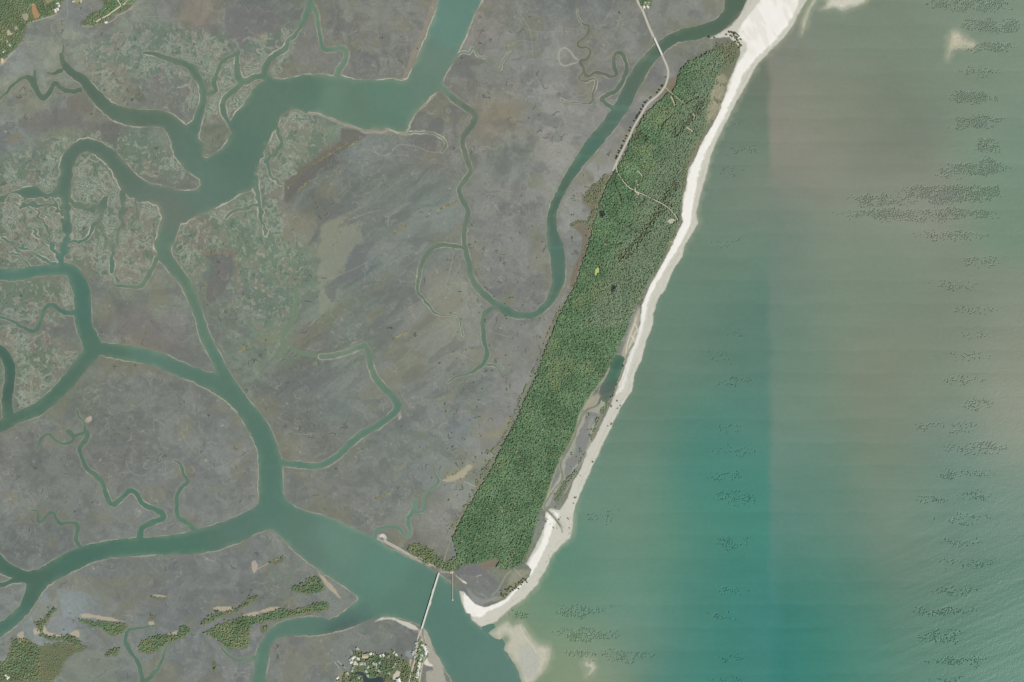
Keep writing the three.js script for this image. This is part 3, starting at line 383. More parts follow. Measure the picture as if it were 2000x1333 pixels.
// pale dried channels and wrack lines
const SHELL = [178, 176, 160];
thread([122, 90, 110, 70, 99, 55, 106, 45, 124, 44, 131, 30, 130, -5], 1.6, [160, 160, 138], 0.8);
thread([100, 52, 98, 46, 110, 40, 125, 36], 1.5, [158, 158, 140], 0.7);
thread([1130, 120, 1118, 124, 1100, 128, 1091, 116, 1093, 99, 1103, 93, 1113, 100, 1122, 112, 1131, 118], 3.4, [172, 172, 162], 0.9);
thread([861, 297, 838, 296, 813, 286, 783, 282, 770, 288, 760, 301, 745, 303, 730, 296], 1.6, [160, 162, 152], 0.8);
thread([735, 1052, 745, 1056, 775, 1072, 810, 1092, 840, 1106], 4, [200, 195, 180], 0.9);
thread([740, 1048, 748, 1046, 752, 1052], 7, [222, 216, 202], 0.9);
thread([750, 1055, 776, 1069, 800, 1083, 815, 1090], 2, [225, 220, 205], 0.9);
for (const [f, w] of [[[795, 257, 798, 245, 806, 228, 814, 217, 827, 207, 838, 195, 850, 182], 6], [[602, 221, 625, 224, 650, 234, 680, 245, 700, 251, 712, 258, 730, 256, 745, 258, 760, 253, 775, 259, 795, 262], 6], [[534, 150, 550, 155, 570, 155, 600, 148], 4]]) thread(f, w, [166, 162, 145], 0.8);
for (const f of [[1010, 20, 1035, 60, 1040, 110], [1025, 55, 1055, 62, 1110, 60], [1180, 40, 1195, 15, 1200, -5], [1190, 60, 1205, 50, 1212, 30], [1045, 235, 1060, 245, 1085, 255, 1095, 240], [1000, 85, 1020, 78, 1045, 82, 1050, 60], [1055, 165, 1053, 200, 1058, 175], [1095, 165, 1108, 176], [935, 290, 945, 285, 965, 290, 980, 280], [940, 350, 955, 360, 950, 370, 975, 370, 1000, 374], [925, 415, 940, 412, 945, 395, 960, 394, 970, 405, 975, 412], [870, 560, 880, 520, 886, 490], [790, 550, 815, 548, 805, 530], [840, 330, 815, 360], [680, 430, 720, 415, 745, 410], [640, 545, 680, 530, 720, 510, 730, 500], [300, 845, 300, 820, 320, 830], [245, 900, 252, 920, 275, 930, 285, 925], [100, 1290, 108, 1310, 106, 1333], [985, 600, 950, 640, 1000, 660], [925, 705, 890, 690, 860, 700]]) thread(f, 1.3, [160, 162, 150], 0.75);
// threads of the marsh itself: little dark creeks and pale dendrites
const okLand = (x, y) => x > 2 && y > 2 && x < PW - 3 && y < PH - 3 && shore[Math.floor(y) * PW + Math.floor(x)] > 3;
function walk(x, y, n, turn, step, w, col, a, side) {
  let dir = rr(0, 6.283), pts = [[x, y]], bend = 0;
  for (let k = 0; k < n; k++) { bend = 0.75 * bend + rr(-turn, turn); dir += bend; x += Math.cos(dir) * step; y += Math.sin(dir) * step; if (!okLand(x, y)) break; pts.push([x, y]); }
  if (pts.length < 3) return pts;
  if (side) line(pts.map(([p, q]) => [p + 1.2, q + 0.9]), 1.2, SHELL, a * 0.4);
  line(pts, w, col, a);
  return pts;
}
const nearIsland = (x, y) => x > 1300 - (y - 100) * 0.40 && x < 1520 - y * 0.4;
for (let k = 0; k < 2600; k++) {
  const x = rr(0, 1230), y = rr(0, PH); if (!okLand(x, y) || nearIsland(x, y)) continue;
  if (vn(x / 60, y / 60, 300) + 0.6 * vn(x / 22, y / 22, 301) < 0.15 + 0.3 * rnd()) continue;
  walk(x, y, Math.floor(rr(2, 11)), 0.8, 1.7, rr(0.6, 1.25), [56, 62, 58], rr(0.5, 1.2), rnd() < 0.75);
}
for (let k = 0; k < 3400; k++) {
  const x = rr(0, 1230), y = rr(0, PH); if (!okLand(x, y) || nearIsland(x, y)) continue;
  if (vn(x / 75, y / 75, 310) < -0.1) continue;
  const col = [rr(148, 172), rr(148, 168), rr(136, 150)], a = rr(0.3, 0.8), p = walk(x, y, Math.floor(rr(4, 14)), 0.6, 2.2, rr(0.5, 1.3), col, a, false);
  for (let b = 0; b < 2 && p.length > 4; b++) { const [bx, by] = p[Math.floor(rr(1, p.length - 1))]; walk(bx, by, Math.floor(rr(3, 8)), 0.5, 2, 0.9, col, a * 0.8, false); }
}
for (let k = 0; k < 260; k++) { // salt pans and wrack heaps
  const x = rr(5, 1230), y = rr(5, PH - 5); if (!okLand(x, y) || nearIsland(x, y)) continue;
  const r = rr(0.8, 2.6), t = rnd(), col = t < 0.5 ? [182, 174, 158] : [165, 165, 155];
  line([[x, y], [x + rr(-3, 3), y + rr(-3, 3)]], r * 1.6, col, rr(0.5, 1));
}
// little creeks that branch out of the channels over the flats, each between pale shell edges
{
  const casing = [], bed = [], marks = [];
  const grow = (x, y, dir, n, w, depth) => {
    let pts = [[x, y]], bend = 0;
    for (let k = 0; k < n; k++) {
      bend = 0.6 * bend + rr(-0.42, 0.42); dir += bend; x += Math.cos(dir) * 2.2; y += Math.sin(dir) * 2.2;
      const i = Math.floor(y) * PW + Math.floor(x); if (x < 1 || y < 1 || x > PW - 2 || y > PH - 2 || shore[i] < 0.3 || oyster[i] < 0.25) break;
      pts.push([x, y]);
      if (depth < 2 && k > 2 && rnd() < 0.2) grow(x, y, dir + (rnd() < 0.5 ? -1 : 1) * rr(0.6, 1.2), Math.floor(n * rr(0.35, 0.7)), w * 0.75, depth + 1);
      if (rnd() < 0.2) marks.push([x + rr(-4, 4), y + rr(-4, 4)]);
    }
    if (pts.length > 2) { casing.push([pts, w + 1.7]); bed.push([pts, w]); }
  };
  for (let k = 0, tries = 0; k < 360 && tries < 200000; tries++) {
    const x = Math.floor(rr(3, 680)), y = Math.floor(rr(20, 800)), i = y * PW + x;
    if (oyster[i] < 0.4 || shore[i] < 0.8 || shore[i] > 9) continue;
    const gx = shore[i + 2] - shore[i - 2], gy = shore[i + 2 * PW] - shore[i - 2 * PW]; if (Math.hypot(gx, gy) < 1) continue;
    k++; grow(x, y, Math.atan2(gy, gx) + rr(-0.7, 0.7), Math.floor(rr(5, 22)), rr(0.8, 2.0), 0);
  }
  for (const [p, w] of casing) line(p, w, [186, 185, 168], rr(0.4, 1.05));
  for (const [p, w] of bed) line(p, w, [102, 122, 106], 1.25);
  for (const [x, y] of marks) line([[x, y], [x + rr(-1.5, 1.5), y + rr(-1.5, 1.5)]], rr(0.8, 1.6), [190, 188, 170], rr(0.5, 1.1));
}
paint([1949 - 1780, 815, 177, 813, 178, 822, 171, 826, 163, 823], [190, 170, 150], 0.9, 1);
paint([776, 806, 782, 805, 783, 816, 778, 822], [186, 176, 158], 0.8, 1);
paint([489, 1100, 498, 1094, 502, 1110, 495, 1120], [182, 170, 150], 0.85, 1);
// shelly banks along the water
for (let i = 0; i < N; i++) {
  const s = shore[i]; if (s <= -1.2 || s > 9 || beach[i] > 0.3) continue;
  const x = i % PW, y = (i - x) / PW, r = rim[i]; if (r <= 0) continue;
  const k = clamp(0.62 + 1.3 * fbm(x / 24, y / 24, 320, 3)), wdt = (0.5 + 1.7 * r) * (0.5 + 0.7 * k) + 0.5 * vn(x / 3, y / 3, 321);
  mix(i, 124, 128, 112, 0.45 * ss(8, 2, s));
  mix(i, 186, 183, 166, (0.25 + 0.65 * r) * k * ss(wdt + 1, wdt - 0.6, s) * ss(-1, 0.2, s));
}
// tidal flat behind the beach
paint([1135, 807, 1150, 800, 1168, 790, 1172, 772, 1182, 786, 1185, 792, 1175, 805, 1162, 827, 1155, 862, 1142, 892, 1122, 917, 1100, 940, 1082, 965, 1068, 990, 1058, 992, 1070, 965, 1092, 930, 1092, 907, 1110, 880, 1122, 852], [170, 173, 156], 0.9, 1.5);
paint([1145, 805, 1160, 805, 1168, 812, 1155, 835, 1148, 865, 1140, 890, 1120, 915, 1104, 935, 1104, 905, 1118, 880, 1128, 850, 1138, 830], [130, 131, 128], 0.85, 2);
paint([1150, 825, 1158, 815, 1150, 845, 1146, 850], [160, 164, 150], 0.7, 2);
paint([1113, 880, 1125, 868, 1124, 880, 1112, 895], [158, 163, 145], 0.7, 1.5);
paint([985, 1165, 1000, 1120, 1020, 1112, 1036, 1118, 1020, 1128, 1010, 1140, 995, 1155, 975, 1172, 950, 1172, 965, 1166], [148, 150, 128], 0.85, 2);
thread([1192, 712, 1180, 737, 1162, 760, 1150, 777, 1138, 796, 1130, 812, 1122, 842, 1109, 870, 1095, 893, 1083, 922, 1071, 960, 1059, 990], 3.5, [172, 168, 140], 0.9);
paint([1143, 888, 1151, 868, 1161, 861, 1156, 880], [236, 234, 222], 0.9, 1.5);
paint([1135, 800, 1150, 778, 1168, 770, 1165, 790, 1148, 800], [176, 170, 146], 0.7, 2.5);
thread([1186, 790, 1168, 826, 1150, 862], 1.5, [206, 202, 184], 0.8);
thread([1138, 898, 1118, 935, 1102, 965], 1.5, [206, 202, 184], 0.8);
thread([960, 1164, 972, 1152, 980, 1138, 987, 1125, 998, 1115], 1.4, [190, 188, 170], 0.8);
thread([998, 1107, 1005, 1112, 1017, 1126], 1.4, [188, 184, 165], 0.8);
paint([912, 1150, 930, 1165, 950, 1172, 965, 1168, 945, 1180, 925, 1178], [150, 152, 148], 0.7, 2);
paint([840, 1240, 845, 1270, 860, 1290, 868, 1320, 870, 1345, 838, 1345, 832, 1312, 845, 1310, 842, 1300, 826, 1297, 836, 1282, 832, 1262, 826, 1240, 828, 1228], [176, 172, 156], 0.9, 2);
paint([826, 1297, 838, 1301, 845, 1308, 832, 1312, 826, 1333, 820, 1333], [124, 122, 120], 0.8, 1);
paint([826, 1296, 834, 1284, 836, 1295, 845, 1300, 835, 1301], [226, 224, 206], 0.9, 1);
paint([730, 1215, 745, 1207, 765, 1207, 785, 1212, 808, 1222, 820, 1232, 805, 1230, 788, 1222, 770, 1212, 755, 1210], [214, 211, 194], 0.9, 1);
// leaf litter, scrub soil and sandy clearings under the woods
const LITTER = [84, 94, 66], SCRUB = [122, 120, 96];
const ISLAND = [1395, 96, 1371, 109, 1345, 121, 1330, 136, 1322, 160, 1307, 176, 1296, 193, 1281, 203, 1266, 218, 1252, 238, 1238, 262, 1226, 292, 1216, 312, 1202, 332, 1190, 352, 1178, 378, 1168, 406, 1160, 433, 1153, 461, 1144, 495, 1132, 533, 1117, 570, 1099, 603, 1084, 635, 1072, 664, 1048, 728, 1028, 770, 1013, 802, 998, 838, 972, 888, 950, 930, 930, 965, 910, 997, 898, 1022, 884, 1052, 890, 1076, 895, 1092, 903, 1106, 925, 1101, 950, 1097, 968, 1090, 975, 1095, 970, 1108, 990, 1112, 1005, 1108, 1022, 1100, 1025, 1090, 1037, 1060, 1043, 1038, 1048, 1018, 1056, 998, 1070, 960, 1082, 922, 1095, 892, 1108, 872, 1122, 842, 1130, 810, 1140, 792, 1150, 775, 1162, 758, 1180, 735, 1193, 710, 1205, 688, 1210, 672, 1222, 648, 1234, 616, 1246, 588, 1260, 562, 1271, 544, 1290, 516, 1301, 492, 1310, 468, 1316, 450, 1328, 440, 1330, 408, 1331, 383, 1330, 355, 1333, 320, 1358, 282, 1376, 248, 1381, 215, 1389, 185, 1400, 152, 1412, 126, 1412, 106];
paint([1395, 90, 1425, 82, 1443, 92, 1438, 120, 1428, 140, 1420, 165, 1412, 190, 1400, 222, 1380, 255, 1362, 290, 1345, 325, 1338, 355, 1330, 372, 1316, 350, 1330, 320, 1350, 285, 1372, 240, 1378, 195, 1395, 150, 1405, 120, 1385, 108], [112, 118, 92], 0.85, 3);
paint(ISLAND, LITTER, 0.95, 2.5, false);
paint([1148, 371, 1172, 350, 1185, 337, 1190, 350, 1178, 376, 1168, 405, 1160, 432, 1150, 428, 1153, 405, 1142, 400, 1136, 390], [120, 114, 92], 0.9, 2.5);
paint([1112, 440, 1122, 431, 1138, 430, 1158, 436, 1150, 470, 1143, 495, 1135, 515, 1128, 545, 1118, 560, 1112, 552, 1122, 520, 1134, 490, 1136, 460, 1124, 448], [122, 115, 98], 0.9, 2);
paint([1376, 190, 1392, 155, 1412, 142, 1420, 160, 1410, 195, 1396, 228, 1380, 240, 1372, 222], [188, 183, 156], 0.8, 4, true, 5);
for (let k = 0; k < 46; k++) { const x = rr(1374, 1415), y = rr(145, 235); thread([x, y, x - rr(1, 4), y + rr(4, 8), x - rr(2, 8), y + rr(9, 16)], rr(0.8, 1.8), [222, 216, 192], 0.8); }
paint([1335, 330, 1343, 318, 1340, 352, 1332, 372, 1318, 362, 1322, 345], [120, 104, 90], 0.85, 2);
paint([1326, 432, 1312, 472, 1300, 496, 1283, 522, 1268, 548, 1260, 560, 1275, 530, 1292, 495, 1306, 462, 1318, 443], [116, 118, 90], 0.7, 2.5);
paint([1214, 690, 1226, 655, 1240, 615, 1250, 600, 1247, 640, 1236, 672, 1224, 695, 1212, 738, 1200, 770, 1196, 772, 1207, 738, 1216, 712], [186, 180, 156], 0.8, 2);
for (const f of [[1243, 620, 1236, 640, 1226, 668, 1222, 690], [1248, 640, 1238, 655, 1228, 680], [1240, 632, 1245, 650, 1236, 668], [1232, 655, 1240, 670, 1228, 690]]) thread(f, 2.2, [226, 222, 204], 0.9);
for (const f of [[1295, 478, 1304, 470, 1314, 474], [1300, 466, 1304, 476, 1310, 478], [1243, 352, 1246, 360, 1240, 372, 1247, 380, 1238, 394], [1245, 333, 1255, 344], [1341, 248, 1346, 252, 1352, 256, 1350, 260], [1354, 222, 1357, 230, 1350, 240], [1310, 188, 1316, 200, 1318, 208], [1374, 160, 1366, 172, 1378, 176], [1247, 583, 1255, 586], [1275, 498, 1268, 503]]) thread(f, 3, [220, 216, 192], 0.95);
paint([1303, 432, 1310, 426, 1319, 430, 1315, 437, 1308, 438], [200, 202, 178], 0.9, 1.5);
paint([1161, 536, 1163, 525, 1168, 522, 1171, 527, 1168, 535, 1163, 539], [186, 200, 128], 1, 1);
paint([1197, 552, 1205, 560, 1200, 566, 1192, 575, 1190, 570, 1196, 562], [150, 152, 130], 0.6, 2);
paint([1310, 182, 1296, 176, 1304, 160, 1318, 148, 1330, 142, 1325, 165], [132, 122, 98], 0.8, 3);
paint([938, 1100, 960, 1092, 972, 1091, 974, 1098, 962, 1106, 948, 1116, 936, 1112], [130, 118, 98], 0.8, 2.5);
paint([905, 1108, 925, 1103, 940, 1108, 950, 1122, 930, 1125, 908, 1122, 900, 1118], [118, 116, 118], 0.75, 2.5);
// (wood grounds of the hammocks are painted with the woods below)
const WOODS = [
  ['woodland', 'dark green woodland with olive scrub at the lower left corner', [22, 1250, 35, 1249, 50, 1247, 62, 1257, 82, 1264, 92, 1258, 125, 1255, 150, 1260, 168, 1266, 145, 1275, 128, 1290, 117, 1312, 100, 1333, 90, 1345, -20, 1345, -20, 1296, 8, 1292, 18, 1276], 1, 4.0],
  ['woodland', 'hook shaped wood above the lower left corner, around a grey mud pan', [68, 1216, 78, 1212, 98, 1195, 110, 1188, 96, 1206, 88, 1218, 83, 1230, 88, 1242, 108, 1246, 125, 1240, 148, 1243, 158, 1256, 168, 1264, 150, 1262, 122, 1250, 100, 1252, 82, 1242, 74, 1230], 0.9, 3.6],
  ['woodland', 'long marsh wood with a tan sand strip on its north side', [151, 1209, 170, 1212, 185, 1215, 200, 1213, 220, 1217, 245, 1219, 246, 1226, 240, 1237, 225, 1241, 210, 1236, 200, 1228, 180, 1223, 162, 1218], 1, 3.6],
  ['woodland', 'oblong marsh wood in the middle of the lower left marsh, right of the small creek', [272, 1254, 300, 1244, 325, 1239, 345, 1239, 350, 1226, 360, 1221, 372, 1232, 360, 1243, 345, 1251, 325, 1258, 308, 1270, 288, 1277, 273, 1272], 1, 3.6],
  ['woodland', 'long narrow wood along a ridge, reaching right to the river point', [391, 1217, 402, 1208, 415, 1197, 440, 1195, 465, 1185, 480, 1173, 500, 1165, 505, 1167, 480, 1183, 455, 1198, 430, 1205, 405, 1216, 394, 1224], 0.8, 3.6],
  ['woodland', 'broad green wood on the marsh west of the southern river bend', [397, 1238, 425, 1222, 450, 1213, 475, 1205, 500, 1204, 525, 1197, 550, 1190, 575, 1192, 605, 1182, 625, 1176, 640, 1178, 643, 1185, 635, 1192, 610, 1197, 575, 1202, 545, 1210, 525, 1213, 505, 1217, 488, 1225, 486, 1258, 468, 1267, 440, 1263, 420, 1246], 0.95, 3.7],
  ['woodland', 'small triangular wood inside the pointed marsh west of the inlet', [568, 1152, 582, 1142, 597, 1135, 616, 1126, 625, 1130, 630, 1140, 635, 1147, 618, 1157, 600, 1160, 583, 1158], 0.9, 3.6],
  ['woodland', 'small green copse in the marsh beneath the oblong wood', [202, 1282, 213, 1272, 230, 1267, 235, 1275, 220, 1281], 0.7, 3.4],
  ['woodland', 'tiny copse beside a pale sand patch in the lower left marsh', [288, 1207, 296, 1201, 303, 1203, 301, 1209], 0.7, 3.2],
  ['woodland', 'tiny strip of trees under a tan sand lens in the marsh', [295, 1166, 308, 1166, 323, 1167, 312, 1170, 300, 1170], 0.6, 3.2],
  ['woodland', 'tiny row of bushes near the creek mouth at the bottom', [412, 1292, 420, 1295, 423, 1312, 417, 1310], 0.5, 3.4],
  ['woodland', 'small round clump at the river bend near the bottom', [510, 1225, 522, 1222, 520, 1235, 510, 1232], 0.5, 3.4],
  ['woodland', 'thin row of trees on the marsh left of the pointed wood', [525, 1100, 540, 1093, 552, 1088, 550, 1096, 535, 1101], 0.6, 3.4],
  ['woodland', 'dense dark wood filling the upper left corner around farm clearings', [-20, -20, 118, -20, 118, 10, 106, 26, 95, 32, 82, 35, 55, 47, 50, 55, 38, 80, 24, 98, 10, 110, -20, 125], 1, 3.7],
  ['woodland', 'wooded strip beside the pale lane at the top left', [156, 44, 170, 35, 175, 28, 190, 22, 200, 10, 203, -20, 272, -20, 258, 8, 240, 20, 222, 28, 208, 42, 180, 50, 160, 49], 0.9, 3.7],
  ['woodland', 'bushy scrub wood between the small creek and the southern bridgehead', [795, 1068, 812, 1062, 830, 1068, 848, 1080, 858, 1088, 868, 1098, 888, 1090, 897, 1100, 896, 1112, 880, 1116, 864, 1112, 850, 1108, 835, 1100, 815, 1088, 800, 1080], 0.8, 3.5],
  ['woodland', 'green trees of the village at the bottom, between its houses', [682, 1290, 693, 1272, 705, 1275, 725, 1275, 745, 1278, 768, 1272, 778, 1285, 790, 1292, 800, 1300, 810, 1310, 808, 1345, 672, 1345, 665, 1328, 676, 1318, 688, 1305], 0.62, 3.6],
  ['woodland', 'strip of trees along the seaside row of village houses', [818, 1245, 827, 1258, 832, 1270, 828, 1285, 824, 1300, 820, 1320, 818, 1345, 806, 1345, 810, 1310, 815, 1290, 816, 1262], 0.55, 3.4],
  ['woodland', 'small wood around the houses at the north end of the road', [1250, -20, 1272, -20, 1272, 6, 1266, 14, 1258, 18, 1252, 12, 1250, 2], 0.7, 3.3],
  ['shrub_scrub', 'loose grey green scrub on the dunes behind the southern beach tip', [974, 1165, 985, 1152, 1000, 1140, 1012, 1132, 1030, 1128, 1026, 1138, 1012, 1148, 998, 1156, 985, 1172], 0.4, 3.2],
  ['shrub_scrub', 'thin scrub on the sand between the lagoon and the beach', [1205, 742, 1216, 712, 1219, 716, 1208, 745, 1196, 778, 1180, 808, 1165, 838, 1150, 875, 1128, 916, 1112, 945, 1098, 968, 1085, 985, 1090, 955, 1110, 935, 1130, 905, 1148, 870, 1160, 832, 1178, 795, 1194, 768], 0.66, 2.8],
  ['shrub_scrub', 'sparse scrub and dead wood over the northern dunes by the wide beach', [1376, 190, 1392, 152, 1418, 140, 1430, 128, 1424, 150, 1414, 190, 1400, 222, 1382, 250, 1362, 288, 1348, 318, 1340, 330, 1352, 290, 1372, 250], 0.38, 3.0],
  ['shrub_scrub', 'olive scrub meadow at the north end of the island forest', [1395, 92, 1420, 80, 1440, 92, 1438, 118, 1430, 128, 1412, 128, 1408, 108], 0.62, 3.1],
  ['shrub_scrub', 'belt of bushes along the seaward forest edge north of the lagoon', [1372, 222, 1384, 232, 1376, 260, 1358, 292, 1346, 322, 1340, 352, 1337, 385, 1328, 378, 1330, 350, 1336, 320, 1352, 282], 0.8, 3.0],
  ['shrub_scrub', 'belt of bushes between the middle forest and the white beach', [1328, 436, 1316, 470, 1300, 500, 1286, 526, 1268, 552, 1256, 580, 1252, 600, 1244, 596, 1258, 560, 1272, 538, 1290, 508, 1304, 470, 1316, 446], 0.75, 3.0],
  ['shrub_scrub', 'row of bushes between the river marsh and the island road', [1148, 372, 1172, 350, 1184, 338, 1180, 360, 1168, 395, 1158, 430, 1128, 440, 1116, 446, 1124, 433, 1142, 431, 1156, 418, 1158, 400, 1140, 396], 0.75, 3.1],
  ['shrub_scrub', 'narrow belt of bushes west of the island road in its southern half', [1150, 438, 1158, 438, 1142, 498, 1128, 540, 1108, 582, 1090, 615, 1074, 650, 1056, 690, 1040, 735, 1022, 772, 1005, 815, 985, 855, 960, 902, 940, 938, 915, 980, 904, 1000, 890, 1025, 880, 1035, 870, 1045, 880, 1030, 905, 990, 930, 945, 945, 908, 968, 888, 944, 885, 965, 875, 985, 846, 1004, 805, 1018, 772, 1036, 735, 1060, 680, 1075, 640, 1095, 600, 1118, 560, 1138, 510, 1146, 470], 0.6, 3.1],
];
for (const [kind, , f, dens] of WOODS) paint(f, kind === 'woodland' ? [108, 110, 80] : [134, 130, 104], kind === 'woodland' ? 0.85 : 0.5, 2.6, true, 6);
paint([66, 1240, 65, 1228, 83, 1230, 85, 1222, 92, 1234, 108, 1239, 122, 1242, 110, 1246, 92, 1242, 84, 1236], [188, 176, 150], 0.9, 1);
for (const f of [[155, 1198, 175, 1200, 212, 1206, 245, 1215, 225, 1214, 195, 1211, 185, 1208, 160, 1207], [327, 1238, 347, 1232, 349, 1237, 335, 1242], [412, 1187, 440, 1184, 458, 1190, 445, 1194, 425, 1193], [295, 1163, 308, 1162, 325, 1165, 310, 1167], [289, 1216, 298, 1212, 302, 1222, 294, 1225], [33, 1240, 45, 1233, 45, 1248, 36, 1256], [475, 1202, 490, 1197, 505, 1195, 500, 1203, 484, 1206], [500, 1196, 530, 1186, 545, 1188, 520, 1196], [620, 1117, 640, 1135, 660, 1160, 664, 1170, 650, 1158, 632, 1138], [135, 1238, 152, 1232, 155, 1245, 145, 1244]]) paint(f, [186, 174, 150], 0.85, 1.2);
thread([500, 1113, 515, 1105, 530, 1097, 545, 1091, 550, 1088], 2, [182, 165, 140], 0.9);
for (const [x, y, l, a] of [[645, 300, 80, -0.55], [590, 365, 40, -0.75], [780, 447, 40, -0.5], [780, 655, 38, -0.45], [742, 970, 40, -0.35], [474, 682, 30, -0.72], [885, 925, 46, -0.5], [872, 402, 50, -0.4], [690, 280, 30, -0.55]]) {
  const c = Math.cos(a), s = Math.sin(a), w = l > 60 ? 3.5 : 5;
  paint([x - c * l / 2, y - s * l / 2, x - s * w / 2 * -1, y - c * w / 2, x + c * l / 2, y + s * l / 2, x + s * w / -2, y + c * w / 2], [140, 134, 92], 0.75, 2, true, 2.5);
  for (let k = 0; k < 22; k++) { const t = rr(-0.45, 0.45) * l, n = rr(-1.6, 1.6); line([[x + c * t - s * n, y + s * t + c * n], [x + c * (t + 2) - s * n, y + s * (t + 2) + c * n]], rr(1, 2), rnd() < 0.5 ? [182, 176, 140] : [92, 92, 60], 0.8); }
}
paint([860, 938, 880, 930, 900, 918, 918, 905, 922, 910, 908, 930, 890, 940, 870, 942], [186, 178, 148], 0.75, 2, true, 4);
paint([18, 265, 38, 258, 40, 270, 26, 280, 14, 276], [136, 128, 100], 0.5, 4, true, 5);
paint([942, 845, 975, 838, 990, 815, 1000, 808, 985, 842, 965, 856, 945, 855], [146, 142, 112], 0.6, 3, true, 5);
// farm fields, yards and the village ground
paint([62, 8, 67, 7, 78, 30, 77, 34, 66, 38, 61, 20], [176, 142, 100], 0.95, 0.8, false);
paint([83, -20, 103, -20, 102, 2, 90, 7, 86, 0], [160, 152, 105], 0.8, 1);
paint([42, 28, 50, 24, 56, 32, 53, 38, 46, 40], [168, 164, 138], 0.9, 1);
paint([12, 58, 17, 56, 20, 64, 26, 64, 24, 67, 14, 68], [190, 184, 160], 0.9, 0.8);
paint([27, 51, 32, 50, 34, 58, 30, 60], [178, 172, 150], 0.8, 0.8);
paint([-5, 115, 5, 114, 8, 120, 3, 124, -5, 122], [190, 165, 145], 0.9, 1);
paint([140, -20, 165, -20, 162, 2, 150, 5, 141, 2], [170, 165, 115], 0.7, 1.5);
paint([5, -5, 30, -8, 24, 12, 8, 18, 0, 14], [104, 100, 92], 0.6, 3);
for (const f of [[50, 47, 62, 42, 80, 37, 100, 31, 112, 25], [0, 78, 10, 72, 15, 66], [52, 18, 56, 11, 62, 9, 75, 1], [95, 22, 105, 17, 112, 12], [84, 2, 88, 12], [0, 128, 15, 112, 28, 98], [160, 50, 175, 51, 180, 50], [206, 46, 222, 38, 228, 30, 240, 25, 255, 16, 258, 12]]) thread(f, 1.6, [198, 192, 152], 0.85);
paint([768, 1318, 775, 1310, 782, 1314, 780, 1322, 772, 1330, 767, 1326], [208, 200, 180], 0.95, 1);
paint([806, 1330, 816, 1300, 812, 1270, 808, 1270, 816, 1250, 824, 1240, 830, 1262, 831, 1278, 824, 1310, 818, 1335], [176, 172, 142], 0.8, 1.5);
paint([796, 1300, 800, 1288, 804, 1290, 801, 1305, 797, 1310], [186, 160, 125], 0.8, 1);
paint([792, 1272, 806, 1270, 808, 1280, 800, 1284, 790, 1280], [150, 162, 160], 0.7, 1.5);
paint([702, 1303, 716, 1301, 724, 1312, 712, 1316, 703, 1308], [98, 122, 84], 0.9, 1.5);
paint([664, 1310, 676, 1312, 682, 1320, 675, 1333, 655, 1340, 655, 1325], [150, 142, 112], 0.7, 2);
paint([815, 1232, 824, 1232, 823, 1243, 817, 1243], [196, 172, 155], 0.85, 1);
for (const f of [[802, 1288, 800, 1300, 798, 1308], [809, 1290, 803, 1306], [828, 1278, 825, 1297, 821, 1318, 819, 1333], [829, 1242, 832, 1262, 838, 1276], [695, 1290, 700, 1282], [735, 1300, 738, 1310, 742, 1318]]) thread(f, 1.5, [214, 208, 182], 0.9);
for (const f of [[854, 1118, 862, 1117, 872, 1118, 882, 1119], [883, 1120, 886, 1104, 888, 1098], [890, 1124, 897, 1131, 910, 1140], [897, 1130, 910, 1138], [850, 1110, 846, 1104, 838, 1102], [930, 1126, 940, 1123]]) thread(f, 1.8, [212, 206, 182], 0.85);
thread([903, 1136, 910, 1139], 3.5, [235, 228, 210], 0.9);
thread([846, 1106, 830, 1096, 815, 1087], 2.2, [196, 190, 160], 0.7);
// beaches and bars
const SAND = [249, 246, 237], DAMP = [208, 206, 192];
for (let i = 0; i < N; i++) {
  const b = beach[i]; if (b <= 0) continue;
  const x = i % PW, y = (i - x) / PW, s = shore[i];
  const v = 5 * fbm(x / 14, y / 14, 330, 4) + 3 * vn(x / 1.6, y / 1.6, 331), north = ss(700, 560, y);
  mix(i, DAMP[0] + v, DAMP[1] + v, DAMP[2] + v, b);
  mix(i, SAND[0] + 0.5 * v - 6 * (1 - north), SAND[1] + 0.5 * v - 6 * (1 - north), SAND[2] + 0.5 * v - 6 * (1 - north), b * dry[i] * (0.75 + 0.25 * north));
  mix(i, SAND[0] + v, SAND[1] + v, SAND[2] + v, b * dry2[i] * 0.95);
  const fl = fbm(x / 10 - y / 22, y / 30, 335, 4) * ss(0, 60, 130 - y);
  if (fl > 0.03) mix(i, 212, 210, 194, b * 0.28 * ss(0.0, 0.4, fl));
  const tide = ss(1.1, 0.2, Math.abs(s - 8 - 3 * fbm(x / 40, y / 40, 337, 2) - 1.2 * vn(x / 6, y / 6, 338))) * ss(-0.3, 0.2, vn(x / 18, y / 18, 339));
  mix(i, 176, 172, 152, b * 0.4 * tide);
  const tuft = ss(0.42, 0.6, vn(x / 2.4, y / 2.4, 341) * 0.7 + 0.4 * fbm(x / 12, y / 12, 342, 2)) * ss(16, 26, s) * (y < 110 ? 0.3 : 1);
  mix(i, 170, 166, 138, b * 0.55 * tuft);
  mix(i, 168, 170, 152, b * 0.6 * ss(4.5, 0, s + 1.5 * vn(x / 6, y / 6, 336)) * (y < 1000 ? 0.8 : 1));
}
thread([1072, 1001, 1085, 1014, 1095, 1030, 1098, 1040], 3, [150, 155, 138], 0.9);
for (let k = 0; k < 60; k++) { const x = rr(1050, 1115), y = rr(1000, 1150), i = Math.floor(y) * PW + Math.floor(x); if (shore[i] > 1.5 && shore[i] < 12 && beach[i] > 0.6) line([[x, y], [x + rr(-1, 1.5), y + rr(0, 3)]], rr(1, 2), [110, 122, 106], 0.8); }
